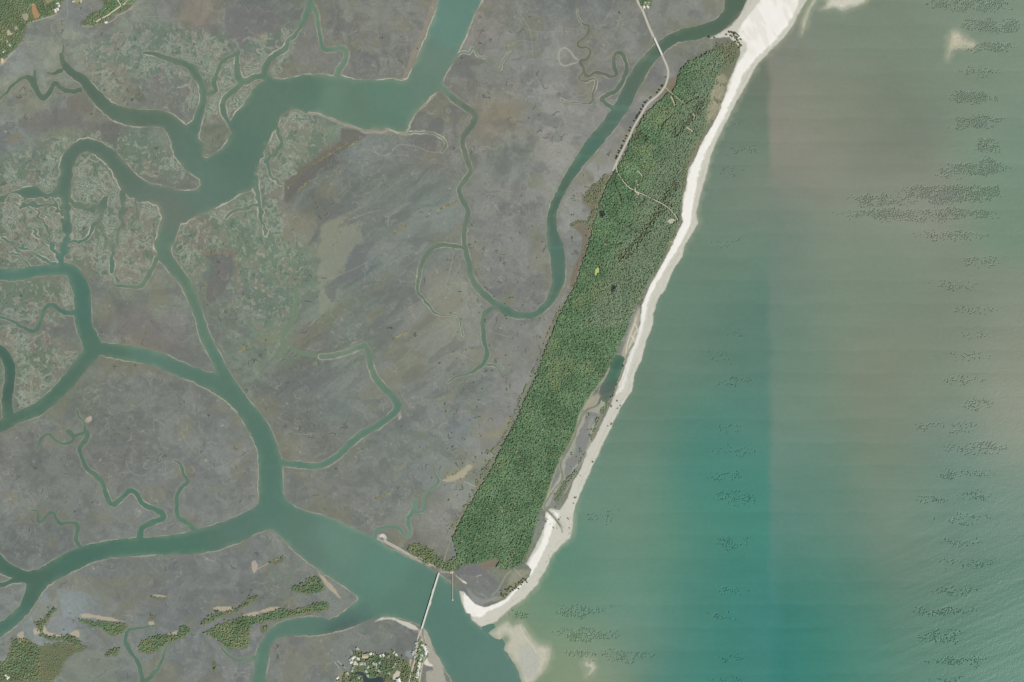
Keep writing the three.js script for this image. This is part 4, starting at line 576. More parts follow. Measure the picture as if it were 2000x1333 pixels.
for (let k = 0; k < 26; k++) { const x = rr(1385, 1452), y = rr(60, 102), i = Math.floor(y) * PW + Math.floor(x); if (beach[i] > 0.4) line([[x, y], [x + rr(-2, 2), y + rr(-1, 1)]], rr(1, 2.5), [168, 162, 132], 0.7); }
SANDBARS.forEach(([, , f], k) => {
  const c = [[198, 195, 176], [214, 210, 192], [196, 190, 166], [216, 212, 196], [206, 202, 182]][k];
  paint(f, c, 0.97, 2.4, true, 4);
  signed(poly(f), 12, (i, d, x, y) => { if (d < 3) { const v = 7 * fbm(x / 6, y / 9, 345, 3), e = 0.75 * ss(-11, 0, d + 3 * vn(x / 8, y / 8, 346)); for (let q = 0; q < 3; q++) P[i * 3 + q] += v; mix(i, 158, 166, 142, e); } });
});
paint([1015, 1265, 1030, 1255, 1045, 1275, 1052, 1300, 1040, 1325, 1022, 1318, 1014, 1295], [184, 186, 176], 0.7, 3);
thread([1015, 1222, 1025, 1245, 1040, 1262, 1046, 1275], 2, [214, 210, 192], 0.7);
for (let k = 0; k < 70; k++) { const x = rr(1852, 1902), y = rr(60, 112), i = Math.floor(y) * PW + Math.floor(x); if (shore[i] > 0.5) line([[x, y], [x + rr(-1, 1), y + rr(-1, 1)]], 1.2, [120, 122, 100], 0.7); }

// ------------------------------------------------------------------ height of the land in metres
const forestDry = soft(ISLAND, 6, false, 2);
function heightAt(x, y) {
  const X = clamp(x, 0, PW - 1.001), Y = clamp(y, 0, PH - 1.001), xi = Math.floor(X), yi = Math.floor(Y), fx = X - xi, fy = Y - yi, i = yi * PW + xi;
  const j = xi < PW - 1 ? 1 : 0, k = yi < PH - 1 ? PW : 0;
  const lerp = (f) => (f[i] * (1 - fx) + f[i + j] * fx) * (1 - fy) + (f[i + k] * (1 - fx) + f[i + j + k] * fx) * fy;
  const s = lerp(shore);
  if (s < 0) return Math.max(-4, s * 0.6);
  let h = 0.9 * (1 - Math.exp(-s / 1.6)) + 0.12 * fbm(x / 9, y / 9, 400, 3) * ss(1, 5, s);
  const b = lerp(beach), d = Math.max(lerp(dry), lerp(dry2)), w = lerp(forestDry);
  h += 1.1 * b * ss(0, 24, s) + 1.0 * d * b + 0.35 * d * fbm(x / 6, y / 6, 410, 3);
  h += 1.8 * w;
  return h;
}

// ------------------------------------------------------------------ textures and sheets
function texture(w, h, get, srgb = true) {
  const d = new Uint8Array(w * h * 4), c = [0, 0, 0];
  for (let y = 0; y < h; y++) for (let x = 0; x < w; x++) { get(x, y, c); const o = (y * w + x) * 4; d[o] = clamp(c[0], 0, 255); d[o + 1] = clamp(c[1], 0, 255); d[o + 2] = clamp(c[2], 0, 255); d[o + 3] = 255; }
  const t = new THREE.DataTexture(d, w, h, THREE.RGBAFormat);
  if (srgb) t.colorSpace = THREE.SRGBColorSpace;
  t.magFilter = THREE.LinearFilter; t.minFilter = THREE.LinearMipmapLinearFilter; t.generateMipmaps = true; t.wrapS = t.wrapT = THREE.ClampToEdgeWrapping; t.needsUpdate = true;
  return t;
}
const groundMap = texture(PW, PH, (x, y, c) => { const o = (y * PW + x) * 3; c[0] = P[o]; c[1] = P[o + 1]; c[2] = P[o + 2]; });
const groundMat = new THREE.MeshStandardMaterial({ map: groundMap, color: PAINT, roughness: 0.95 });
const riverMap = texture(1000, 667, (x, y, c) => {
  const X = x * 2, Y = y * 2; riverTone(X, Y, c);
  const n = 2.2 * fbm(X / 40, Y / 40, 420, 4) + 1.2 * vn(X / 6, Y / 6, 425), i = Math.min(PH - 1, Y) * PW + Math.min(PW - 1, X), edge = ss(-7, -0.5, shore[i]) * (rim[i] > 0 ? 1 : 0);
  const shoal = ss(-15, -0.5, shore[i]) * ss(-0.1, 0.35, fbm(X / 28, Y / 28, 428, 3)) * (rim[i] > 0 ? 1 : 0), grey = (c[0] + c[1] + c[2]) / 3, sw = ss(620, 820, Y) * ss(560, 420, X), er = ss(1020, 1120, X) * ss(640, 560, Y);
  for (let k = 0; k < 3; k++) { c[k] += 0.1 * (grey - c[k]); c[k] += n + edge * [9, 5, 3][k] + shoal * [9, 6, 4][k] + [3, 0, 1][k] - (X > 1165 && X < 1225 && Y > 680 && Y < 790 ? 9 : 0) - sw * [0, 5, 4][k] - er * [6, 7, 8][k]; }
  if (X > 1060 && X < 1300) { const band = ss(0.2, 0.5, fbm(X / 60, Y / 14, 430, 2)); for (let k = 0; k < 3; k++) c[k] += band * [5, 7, 7][k]; }
});
const riverMat = new THREE.MeshPhysicalMaterial({ map: riverMap, color: PAINT, roughness: 0.3, ior: 1.33, specularIntensity: 0.5 });
const OX0 = 880, OX1 = 2100, OY0 = -50, OY1 = 1383;
const oceanMap = texture(1024, 1024, (x, y, c) => oceanColour(OX0 + (x + 0.5) / 1024 * (OX1 - OX0), OY0 + (y + 0.5) / 1024 * (OY1 - OY0), c));
// wind ripple on the ocean: patches of short steep chop in rows, long low swell in the south east
const CHOP = [];
for (let k = -24; k < 7; k++) {
  const y = 1046 + 45.3 * k;
  if (y > 150 && rnd() < (y > 700 ? 0.8 : 0.45)) CHOP.push([1430 + rr(-22, 14), y + 14 + rr(-3, 6), rr(26, 46), rr(8, 15), y > 700 ? rr(0.14, 0.26) : rr(0.07, 0.14)]);
  if (y < 460) continue;
  if (rnd() < 0.85) CHOP.push([1905 + rr(-40, 16) - (y > 900 ? (y - 900) * 0.1 : 0), y + 13 + rr(-3, 6), rr(30, 66), rr(7, 14), (y < 700 ? 0.2 : 0.34) * rr(0.5, 1)]);
  if (y > 800 && rnd() < 0.7) CHOP.push([1850 + rr(-40, 30), y + 20 + rr(-5, 8), rr(18, 40), rr(4, 8), rr(0.2, 0.45)]);
}
CHOP.push([1900, 190, 44, 13, 0.75], [1915, 238, 50, 11, 0.8], [1880, 245, 18, 8, 0.5], [1932, 286, 26, 15, 0.85], [1910, 330, 60, 13, 0.95], [1935, 325, 26, 16, 1.1], [1860, 338, 30, 8, 0.5], [1880, 416, 66, 9, 0.65], [1860, 462, 70, 10, 0.4], [1915, 140, 30, 8, 0.35]);
CHOP.push([1865, 379, 86, 17, 1.25], [1720, 392, 62, 12, 0.6], [1800, 420, 150, 14, 0.45], [1145, 1240, 62, 12, 0.75], [1142, 1192, 52, 12, 0.4], [1220, 1283, 60, 12, 0.3], [1125, 1275, 30, 7, 0.5], [1900, 8, 90, 14, 0.8], [1935, 50, 60, 13, 1], [1940, 92, 60, 8, 0.8], [1010, 1198, 12, 9, 0.7], [1180, 1010, 30, 12, 0.25]);
const chopAt = (x0, y0) => { let m = 0; const x = x0 + 14 * vn(x0 / 24, y0 / 12, 600) + 5 * vn(x0 / 7, y0 / 5, 601), y = y0 + 5 * vn(x0 / 18, y0 / 9, 602) + 2 * vn(x0 / 5, y0 / 5, 603); for (const c of CHOP) { const dx = (x - c[0]) / c[2], dy = (y - c[1]) / c[3]; if (dx > -1.5 && dx < 1.5 && dy > -1.4 && dy < 1.6) { const d = dx * dx + (dy < 0 ? dy * dy * dy * dy : dy * dy), v = c[4] * ss(1.5, 0.1, d); if (v > m) m = v; } } return clamp(m * (0.75 + 0.7 * vn(x0 / 16, y0 / 9, 604) + 0.5 * vn(x0 / 5, y0 / 5, 605)), 0, 1.2); };
const BS = 2048;
const oceanBump = texture(BS, BS, (px, py, c) => {
  const x = OX0 + (px + 0.5) / BS * (OX1 - OX0), y = OY0 + (py + 0.5) / BS * (OY1 - OY0);
  const m = chopAt(x, y), keep = ss(0.62 - 0.75 * m, 0.95 - 0.6 * m, 0.5 + 0.5 * vn(x / 4.2, y / 4.2, 440));
  let h = 0;
  if (m > 0.02) {
    const C = 2.4, ci = Math.floor(x / C), cj = Math.floor(y / C);
    for (let b = -1; b <= 1; b++) for (let a = -1; a <= 1; a++) {
      const u = ci + a, v = cj + b, q = PERM[(Math.imul(u, 7919) + Math.imul(v, 26699) + 4507) & 65535] * 0.5 + 0.5; if (q > m * 1.35) continue;
      const jx = PERM[(Math.imul(u, 3571) + Math.imul(v, 15013)) & 65535] * 0.45 + 0.5, jy = PERM[(Math.imul(u, 9311) + Math.imul(v, 5197) + 77) & 65535] * 0.45 + 0.5;
      const dx = x / C - u - jx, dy = y / C - v - jy, d2 = dx * dx + dy * dy * 1.3; if (d2 < 0.6) h -= 66 * (0.4 + 0.8 * (1 - q / 1.5)) * Math.exp(-d2 / 0.085);
    }
    h += 14 * keep * m * vn(x / 1.2, y / 1.2, 450);
  }
  const east = ss(1650, 1900, x), se = ss(1600, 1850, x) * ss(850, 1150, y);
  h += (0.5 + 1.3 * east) * vn(x / 1.7, y / 1.4, 460) + 2.2 * east * fbm(x / 7 + y / 14, y / 4.5, 465, 3) + 6 * se * fbm(x / 70 + y / 40, y / 15 + x / 36, 470, 2);
  c[0] = c[1] = c[2] = 128 + h;
}, false);
const oceanMat = new THREE.MeshPhysicalMaterial({ map: oceanMap, bumpMap: oceanBump, bumpScale: 21, color: PAINT, roughness: 0.3, ior: 1.33, specularIntensity: 0.5 });

// ------------------------------------------------------------------ the sheets: land on a 5 m grid inside the frame, folded over outside it
const fold = (v, L) => { v = ((v % (2 * L)) + 2 * L) % (2 * L); return v > L ? 2 * L - v : v; };
const axis = (L, step) => { const a = []; for (let v = -800; v < 0; v += 20) a.push(v); for (let v = 0; v < L; v += step) a.push(v); for (let v = L; v <= L + 800; v += 20) a.push(v); return a; };
const gx = axis(PW, 2), gy = axis(PH, 2), GW = gx.length, GH = gy.length;
const region = new Uint8Array(N); // 0 marsh, 1 island ground, 2 beach, 3.. sandbars, 9 village
fill(poly(ISLAND, false), region, 1);
fill(poly([1408, 62, 1445, 75, 1450, 95, 1440, 135, 1425, 165, 1412, 205, 1390, 250, 1360, 300, 1340, 360, 1325, 345, 1340, 310, 1370, 250, 1376, 200, 1395, 150, 1405, 120, 1395, 97]), region, 1);
for (let i = 0; i < N; i++) if (beach[i] > 0.5) region[i] = 2;
SANDBARS.forEach(([, , f], k) => signed(poly(f), 10, (i, d) => { if (d < 8) region[i] = 3 + k; }));
for (let i = 0; i < N; i++) { const x = i % PW, y = (i - x) / PW; if (x > 660 && x < 836 && y > 1262 && shore[i] > 2 && region[i] === 0 && y > 1262 + (x < 700 ? (700 - x) * 1.2 : 0)) region[i] = 9; }
{
  const gh = new Float32Array(GW * GH), sd2 = new Float32Array(GW * GH);
  for (let j = 0; j < GH; j++) for (let i = 0; i < GW; i++) { const x = fold(gx[i], PW), y = fold(gy[j], PH); gh[j * GW + i] = heightAt(x, y); sd2[j * GW + i] = shore[Math.min(PH - 1, Math.round(y)) * PW + Math.min(PW - 1, Math.round(x))]; }
  const names = [
    ['marsh', 'grey tidal marsh and oyster flats laced with creeks, west of the island', 'marsh'],
    ['island_ground', 'sandy wooded ground of the long island under its forest', 'ground'],
    ['beach', 'long white sand beach along the ocean side of the island', 'beach'],
    ...SANDBARS.map(([n, l]) => [n, l, n === 'sand_spit' ? 'sand spit' : 'sandbar']), null,
    ['village_ground', 'yards and sandy lots of the village at the bottom by the inlet', 'ground']];
  const tri = names.map(() => []);
  for (let j = 0; j < GH - 1; j++) for (let i = 0; i < GW - 1; i++) {
    const a = j * GW + i, b = a + 1, c = a + GW, d = c + 1;
    if (Math.max(sd2[a], sd2[b], sd2[c], sd2[d]) < -7) continue;
    const r = region[Math.min(PH - 1, Math.round(fold((gy[j] + gy[j + 1]) / 2, PH))) * PW + Math.min(PW - 1, Math.round(fold((gx[i] + gx[i + 1]) / 2, PW)))];
    tri[r].push(a, c, b, b, c, d);
  }
  names.forEach((n, r) => {
    if (!n || !tri[r].length) return;
    const map = new Int32Array(GW * GH).fill(-1), pos = [], uv = [], idx = new Uint32Array(tri[r].length);
    let count = 0;
    tri[r].forEach((v, k) => { if (map[v] < 0) { map[v] = count++; const i = v % GW, j = (v - i) / GW; pos.push(wx(gx[i]), gh[v], wz(gy[j])); uv.push(fold(gx[i], PW) / PW, fold(gy[j], PH) / PH); } idx[k] = map[v]; });
    const g = new THREE.BufferGeometry();
    g.setAttribute('position', new THREE.Float32BufferAttribute(pos, 3));
    g.setAttribute('uv', new THREE.Float32BufferAttribute(uv, 2));
    g.setIndex(new THREE.BufferAttribute(idx, 1));
    g.computeVertexNormals();
    add(new THREE.Mesh(g, groundMat), n[0], n[1], n[2], null, 'structure');
  });
}
// water: one level, split along the beach into ocean and tidal river
const COAST = tuples([1560, -2000, 1560, 0, 1520, 40, 1475, 90, 1440, 160, 1400, 230, 1375, 300, 1360, 360, 1348, 430, 1325, 490, 1290, 545, 1268, 610, 1251, 665, 1233, 720, 1212, 780, 1182, 840, 1152, 900, 1127, 960, 1105, 1010, 1085, 1060, 1050, 1110, 1010, 1165, 960, 1210, 975, 1240, 1005, 1285, 1022, 1333, 1022, 4000], 2);
const coastX = (y) => { for (let k = 0; k < COAST.length - 1; k++) if (y <= COAST[k + 1][1]) { const [a, b] = COAST[k], [c, d] = COAST[k + 1]; return a + (c - a) * (y - b) / (d - b); } return 1022; };
{
  const ys = []; for (let y = -800; y <= 2133; y += 8) ys.push(y);
  const sheet = (left, mat, uvOf, name, label, cat) => {
    const pos = [], uv = [], idx = [];
    const cols = [0, 0.02, 0.05, 0.1, 0.2, 0.35, 0.5, 0.65, 0.8, 0.9, 1];
    for (const y of ys) for (const t of cols) { const c = coastX(y), x = left ? -800 + (c + 800) * t : c + (2800 - c) * t; pos.push(wx(x), 0, wz(y)); uv.push(...uvOf(x, y)); }
    const n = cols.length;
    for (let j = 0; j < ys.length - 1; j++) for (let i = 0; i < n - 1; i++) { const a = j * n + i; idx.push(a, a + n, a + 1, a + 1, a + n, a + n + 1); }
    const g = new THREE.BufferGeometry();
    g.setAttribute('position', new THREE.Float32BufferAttribute(pos, 3)); g.setAttribute('uv', new THREE.Float32BufferAttribute(uv, 2)); g.setIndex(idx); g.computeVertexNormals();
    add(new THREE.Mesh(g, mat), name, label, cat, null, 'structure');
  };
  sheet(false, oceanMat, (x, y) => [(x - OX0) / (OX1 - OX0), (y - OY0) / (OY1 - OY0)], 'ocean', 'green and turquoise silty ocean east of the white beach', 'ocean');
  sheet(true, riverMat, (x, y) => [x / PW, y / PH], 'tidal_river', 'murky green tidal river, creeks and inlet winding through the marsh', 'river');
  const far = new THREE.Mesh(new THREE.RingGeometry(3300, 90000, 64, 4), new THREE.MeshStandardMaterial({ color: 0x4d6b5e, roughness: 0.6 }));
  far.rotation.x = -Math.PI / 2; far.position.y = -4.5;
  add(far, 'outer_sea', 'open water beyond the coast out to the horizon', 'sea', null, 'structure');
}

// ------------------------------------------------------------------ roads
function ribbon(flat, width, lift, name, label, mat) {
  const p = smooth(tuples(flat, 2), 4, 2), pos = [], idx = [];
  p.forEach(([x, y], k) => {
    const a = p[Math.max(0, k - 1)], b = p[Math.min(p.length - 1, k + 1)], L = Math.hypot(b[0] - a[0], b[1] - a[1]) || 1, nx = -(b[1] - a[1]) / L, ny = (b[0] - a[0]) / L, w = width / M / 2;
    const h = Math.max(heightAt(x, y), heightAt(x + nx * w, y + ny * w), heightAt(x - nx * w, y - ny * w)) + lift;
    for (const [o, dy] of [[-1.25, -0.6], [-1, 0], [1, 0], [1.25, -0.6]]) pos.push(wx(x + nx * w * o), h + dy, wz(y + ny * w * o));
  });
  for (let k = 0; k < p.length - 1; k++) for (let c = 0; c < 3; c++) { const a = k * 4 + c; idx.push(a, a + 1, a + 4, a + 1, a + 5, a + 4); }
  const g = new THREE.BufferGeometry(); g.setAttribute('position', new THREE.Float32BufferAttribute(pos, 3)); g.setIndex(idx); g.computeVertexNormals();
  return add(new THREE.Mesh(g, mat), name, label, name === 'road' ? 'road' : 'path', null, 'structure');
}
const std = (r, g, b, rough = 0.9) => new THREE.MeshStandardMaterial({ color: new THREE.Color().setRGB(r / 255, g / 255, b / 255, THREE.SRGBColorSpace).multiply(PAINT), roughness: rough, side: THREE.DoubleSide });
const roadMat = std(196, 190, 172), laneMat = std(190, 182, 152), sandLane = std(216, 210, 186), oldRoad = std(146, 142, 122);
ribbon([1240, -40, 1245, 0, 1255, 20, 1268, 53, 1278, 75], 9, 0.5, 'road', 'pale causeway road running down from the top edge to the north bridge', roadMat);
ribbon([1293, 107, 1297, 116, 1304, 133, 1305, 148, 1299, 168, 1286, 185, 1265, 203, 1253, 223, 1238, 248, 1228, 270, 1215, 296, 1205, 316, 1197, 334], 8, 0.5, 'road', 'pale island road curving along the forest edge south of the north bridge', roadMat);
ribbon([1197, 334, 1190, 347, 1180, 368, 1171, 393, 1162, 426, 1154, 453, 1144, 493, 1134, 518, 1123, 553, 1106, 584, 1093, 613, 1077, 651, 1060, 695, 1045, 740, 1027, 774, 1014, 805, 1001, 832, 988, 853, 971, 890, 956, 920, 939, 945, 919, 977, 905, 1003, 889, 1033, 881, 1053, 876, 1066, 870, 1085, 864, 1108, 857, 1119], 5.5, 0.5, 'road', 'narrow straight road between trees along the island west side to the south bridge', oldRoad);
ribbon([824, 1228, 819, 1238, 816, 1248, 814, 1261, 812, 1275, 810, 1290, 804, 1312, 796, 1345], 5.5, 0.4, 'road', 'village road running south from the bridge past the house rows', roadMat);
ribbon([1205, 318, 1205, 333, 1213, 348, 1225, 363, 1240, 373, 1263, 383, 1283, 393, 1304, 405, 1315, 416, 1324, 430, 1328, 440], 2.8, 0.35, 'forest_track', 'sandy track crossing the forest from the road to the beach', sandLane);
ribbon([1300, 171, 1312, 182, 1325, 193, 1338, 203], 3, 0.35, 'forest_track', 'short straight sandy track into the northern forest', laneMat);
ribbon([187, 43, 196, 37, 210, 30, 222, 21, 235, 12, 242, 8, 256, -8], 5, 0.4, 'lane', 'pale lane through the wooded strip at the top left', sandLane);
ribbon([236, 10, 232, 5, 226, -8], 4, 0.4, 'lane', 'short side lane meeting the pale lane at the top left', sandLane);

// ------------------------------------------------------------------ trees
function crownGeometry(kind, s0) { // leaf clumps filling a crown of radius 1, its base at y 0.55, its top near y 2
  seed = s0;
  const pos = [], nor = [], col = [], idx = [];
  const clumps = kind === 'pine' ? 9 : 13;
  const quad = (cx, cy, cz, size, nx, ny, nz, tone) => {
    const n = new THREE.Vector3(nx, ny, nz).normalize(), t = new THREE.Vector3(rr(-1, 1), rr(-1, 1), rr(-1, 1)).cross(n).normalize(), b = n.clone().cross(t), k = pos.length / 3, m = n.clone().addScaledVector(up, 0.9).normalize();
    for (const [u, v] of [[-1, -0.5], [0.2, -0.95], [1, 0.3], [-0.3, 0.95]]) { pos.push(cx + (t.x * u + b.x * v) * size, cy + (t.y * u + b.y * v) * size, cz + (t.z * u + b.z * v) * size); nor.push(m.x, m.y, m.z); col.push(tone, tone, tone); }
    idx.push(k, k + 1, k + 2, k, k + 2, k + 3);
  };
  for (let c = 0; c < clumps; c++) {
    const a = c * 2.4 + rr(-0.4, 0.4), q = Math.sqrt((c + 0.4) / clumps) * (kind === 'pine' ? 0.72 : 0.78), x = Math.cos(a) * q, z = Math.sin(a) * q, y = 0.85 + (1 - q * q) * (kind === 'pine' ? 1.15 : 0.75) + rr(-0.14, 0.14), R = rr(0.26, 0.42);
    for (let k = 0; k < 11; k++) { const t = rr(0, 6.283), w = rr(-0.35, 1), s = Math.sqrt(1 - Math.min(1, w * w)), r = R * rr(0.75, 1.05); quad(x + Math.cos(t) * s * r, y + w * r * 0.8, z + Math.sin(t) * s * r, rr(0.17, 0.26), Math.cos(t) * s, w + 0.9, Math.sin(t) * s, rr(0.82, 1.1)); }
  }
  for (let k = 0; k < 6; k++) { const a = k / 6 * 6.283; const b = k + 1; const base = pos.length / 3, a2 = b / 6 * 6.283; pos.push(Math.cos(a) * 0.09, 0, Math.sin(a) * 0.09, Math.cos(a2) * 0.09, 0, Math.sin(a2) * 0.09, 0, 1.2, 0); for (let m = 0; m < 3; m++) { nor.push(Math.cos(a), 0, Math.sin(a)); col.push(0.7, 0.5, 0.4); } idx.push(base, base + 2, base + 1); }
  const g = new THREE.BufferGeometry();
  g.setAttribute('position', new THREE.Float32BufferAttribute(pos, 3)); g.setAttribute('normal', new THREE.Float32BufferAttribute(nor, 3)); g.setAttribute('color', new THREE.Float32BufferAttribute(col, 3)); g.setIndex(idx);
  return g;
}
const up = new THREE.Vector3(0, 1, 0);
const CROWNS = [crownGeometry('oak', 11), crownGeometry('pine', 23), crownGeometry('oak', 37)];
const leafMat = new THREE.MeshStandardMaterial({ color: 0xffffff, vertexColors: true, roughness: 0.9, side: THREE.DoubleSide });
const TRAILS = [[1310, 188, 1316, 200, 1318, 208], [1354, 222, 1357, 230, 1350, 240], [1350, 260, 1352, 254, 1344, 250], [1262, 383, 1256, 392, 1248, 400], [1196, 352, 1206, 372, 1214, 395], [1310, 228, 1296, 240, 1290, 256], [1338, 203, 1350, 196, 1362, 190], [1225, 440, 1240, 452, 1262, 455], [1180, 470, 1196, 478, 1214, 474], [1205, 318, 1205, 333, 1213, 348, 1225, 363, 1240, 373, 1263, 383, 1283, 393, 1304, 405, 1315, 416, 1324, 430], [1300, 171, 1312, 182, 1325, 193, 1338, 203], [1243, 352, 1246, 360, 1240, 372, 1247, 380, 1238, 394], [1245, 333, 1255, 344], [1341, 248, 1352, 256], [187, 43, 210, 30, 235, 12, 256, -8], [236, 10, 226, -8]];
const open = new Float32Array(N).fill(99); // distance from trails, clearings and roads
for (const t of TRAILS) { const p = smooth(tuples(t, 2), 4, 2); for (let k = 0; k < p.length - 1; k++) segDist(open, ...p[k], ...p[k + 1], 0.35, 0.35, 6); }
for (const t of [[1304, 133, 1305, 148, 1299, 168, 1286, 185, 1265, 203, 1253, 223, 1238, 248, 1228, 270, 1215, 296, 1205, 316, 1197, 334, 1190, 347, 1180, 368, 1171, 393, 1162, 426, 1154, 453, 1144, 493, 1134, 518, 1123, 553, 1106, 584, 1093, 613, 1077, 651, 1060, 695, 1045, 740, 1027, 774, 1014, 805, 1001, 832, 988, 853, 971, 890, 956, 920, 939, 945, 919, 977, 905, 1003, 889, 1033, 881, 1053, 876, 1066, 870, 1085, 864, 1108, 857, 1119], [824, 1228, 819, 1238, 816, 1248, 814, 1261, 812, 1275, 810, 1290, 804, 1312, 796, 1340]]) { const p = smooth(tuples(t, 2), 4, 2); for (let k = 0; k < p.length - 1; k++) segDist(open, ...p[k], ...p[k + 1], 0.2, 0.2, 6); }
for (const f of [[1303, 432, 1310, 426, 1319, 430, 1315, 437, 1308, 438], [1161, 536, 1163, 525, 1168, 522, 1171, 527, 1168, 535, 1163, 539], [1310, 182, 1296, 176, 1304, 160, 1318, 148, 1322, 160], [938, 1100, 960, 1092, 972, 1091, 974, 1098, 962, 1106, 948, 1116, 936, 1112], [62, 8, 67, 7, 78, 30, 77, 34, 66, 38, 61, 20], [83, -20, 103, -20, 102, 2, 90, 7, 86, 0], [42, 28, 50, 24, 56, 32, 53, 38, 46, 40], [12, 58, 17, 56, 20, 64, 26, 64, 24, 67, 14, 68], [27, 51, 32, 50, 34, 58, 30, 60], [768, 1318, 775, 1310, 782, 1314, 780, 1322, 772, 1330, 767, 1326], [1308, 186, 1313, 187, 1319, 205, 1316, 210], [702, 1303, 716, 1301, 724, 1312, 712, 1316, 703, 1308]]) signed(poly(f), 4, (i, d) => { if (d < open[i]) open[i] = d; });
const slough = new Float32Array(N); // thin wet swales in the forest where the trees stand apart
for (const f of [[1304, 400, 1285, 415, 1268, 440, 1250, 465, 1225, 490], [1318, 360, 1300, 385, 1290, 405], [1240, 268, 1250, 262, 1258, 270], [1372, 200, 1352, 225, 1338, 240, 1318, 262], [1210, 505, 1225, 495, 1240, 480]]) { const p = smooth(tuples(f, 2), 5, 2); const d = new Float32Array(N).fill(9); for (let k = 0; k < p.length - 1; k++) segDist(d, ...p[k], ...p[k + 1], 2, 3, 6); for (let i = 0; i < N; i++) if (d[i] < 8) slough[i] = Math.max(slough[i], ss(8, 0, d[i])); }
const trees = { dark: [76, 104, 70], light: [113, 139, 99], olive: [128, 134, 92], grey: [120, 129, 106] };
const mat4 = new THREE.Matrix4(), quatern = new THREE.Quaternion(), vecA = new THREE.Vector3(), vecB = new THREE.Vector3(), colr = new THREE.Color();
function spots(flat, dens, step, round) {
  const pts = poly(flat, round), m = new Map(), out = [], [x0, y0, x1, y1] = box(pts, 0);
  signed(pts, 3, (i, d) => m.set(i, d));
  for (let y = y0; y <= y1; y += step * 0.87) for (let x = x0 + ((Math.round((y - y0) / (step * 0.87)) % 2) * step / 2); x <= x1; x += step) {
    const a = x + rr(-0.42, 0.42) * step, b = y + rr(-0.42, 0.42) * step; if (a < -1 || b < -1 || a > PW || b > PH) continue;
    const i = clamp(Math.round(b), 0, PH - 1) * PW + clamp(Math.round(a), 0, PW - 1), d = m.get(i);
    if (d === undefined || d > (dens > 0.91 ? 1.5 : 7) * fbm(a / 6, b / 6, 500, 2) - (dens > 0.91 ? 0 : 0.6) || open[i] < 1.4 || shore[i] < 1.5 || (beach[i] > 0.5 && b < 700)) continue;
    if (0.5 + 0.5 * fbm(a / 9, b / 9, 510, 2) + (dens - 0.5) * 1.6 < 0.35 + 0.3 * rnd()) continue;
    if (slough[i] > 0 && rnd() < slough[i] * 0.75) continue;
    out.push([a, b, i, d]);
  }
  return out;
}
function plant(list, size, colourOf, variant) {
  const im = new THREE.InstancedMesh(CROWNS[variant], leafMat, list.length);
  list.forEach(([x, y, i, d], k) => {
    const s = size(x, y, d), tall = rr(0.9, 1.2);
    quatern.setFromAxisAngle(up, rr(0, 6.283));
    mat4.compose(vecA.set(wx(x), heightAt(x, y) - 0.3 + rr(0, 0.9) * (s > 3.2 ? 1 : 0), wz(y)), quatern, vecB.set(s * rr(0.85, 1.15), s * tall, s * rr(0.85, 1.15)));
    im.setMatrixAt(k, mat4);
    const c = colourOf(x, y); colr.setRGB(clamp(c[0], 0, 255) / 255, clamp(c[1], 0, 255) / 255, clamp(c[2], 0, 255) / 255, THREE.SRGBColorSpace); im.setColorAt(k, colr);
  });
  im.castShadow = im.receiveShadow = true;
  return im;
}
const blend = (a, b, t) => [a[0] + (b[0] - a[0]) * t, a[1] + (b[1] - a[1]) * t, a[2] + (b[2] - a[2]) * t];
function islandColour(x, y) {
  let c = blend(trees.dark, trees.light, clamp(0.5 + 0.55 * fbm(x / 30, y / 30, 520, 3) + rr(-0.3, 0.3)));
  c = blend(c, trees.olive, clamp(0.7 * ss(0.15, 0.5, fbm(x / 45, y / 45, 530, 3))) * 0.6);
  const toSea = ss(10, 60, x - (1345 - (y - 260) * 0.43) + 75); if (y < 640) c = blend(c, trees.grey, 0.55 * toSea);
  if (rnd() < 0.03) c = blend(c, [150, 150, 120], 0.6);
  return c;
}
{
  seed = 99;
  const all = spots(ISLAND, 0.97, 2.6, false), g = new THREE.Group(), lists = [[], [], []];
  for (const s of all) lists[rnd() < 0.45 ? 0 : rnd() < 0.5 ? 1 : 2].push(s);
  lists.forEach((l, v) => { const m = plant(l, () => rr(2.9, 4.9), islandColour, v); m.name = 'tree_canopy'; m.userData.kind = 'stuff'; g.add(m); });
  add(g, 'island_forest', 'dense green maritime forest covering the long island', 'forest', null, 'stuff');
  console.log('forest', all.length);
}
WOODS.forEach(([name, label, f, dens, step], w) => {
  seed = 1000 + w * 17;
  const list = spots(f, dens, step * 0.86, true), scrub = name !== 'woodland';
  if (!list.length) return;
  const im = plant(list, (X) => scrub ? rr(1.8, 3.6) : (w === 0 && X > 78 ? rr(1.3, 3) : rr(2.2, 4.6)), (x, y) => {
    let c = blend(trees.dark, trees.light, clamp(0.45 + 0.6 * fbm(x / 18, y / 18, 540, 2) + rr(-0.3, 0.3)));
    c = blend(c, trees.olive, scrub ? rr(0.15, 0.8) : clamp(0.3 + 0.9 * fbm(x / 26, y / 26, 550, 2) + (w === 0 && x > 75 ? 0.45 : 0)));
    if (scrub) c = blend(c, trees.grey, 0.35);
    return c;
  }, w % 3);
  add(im, name, label, scrub ? 'scrub' : 'wood', null, 'stuff');
});
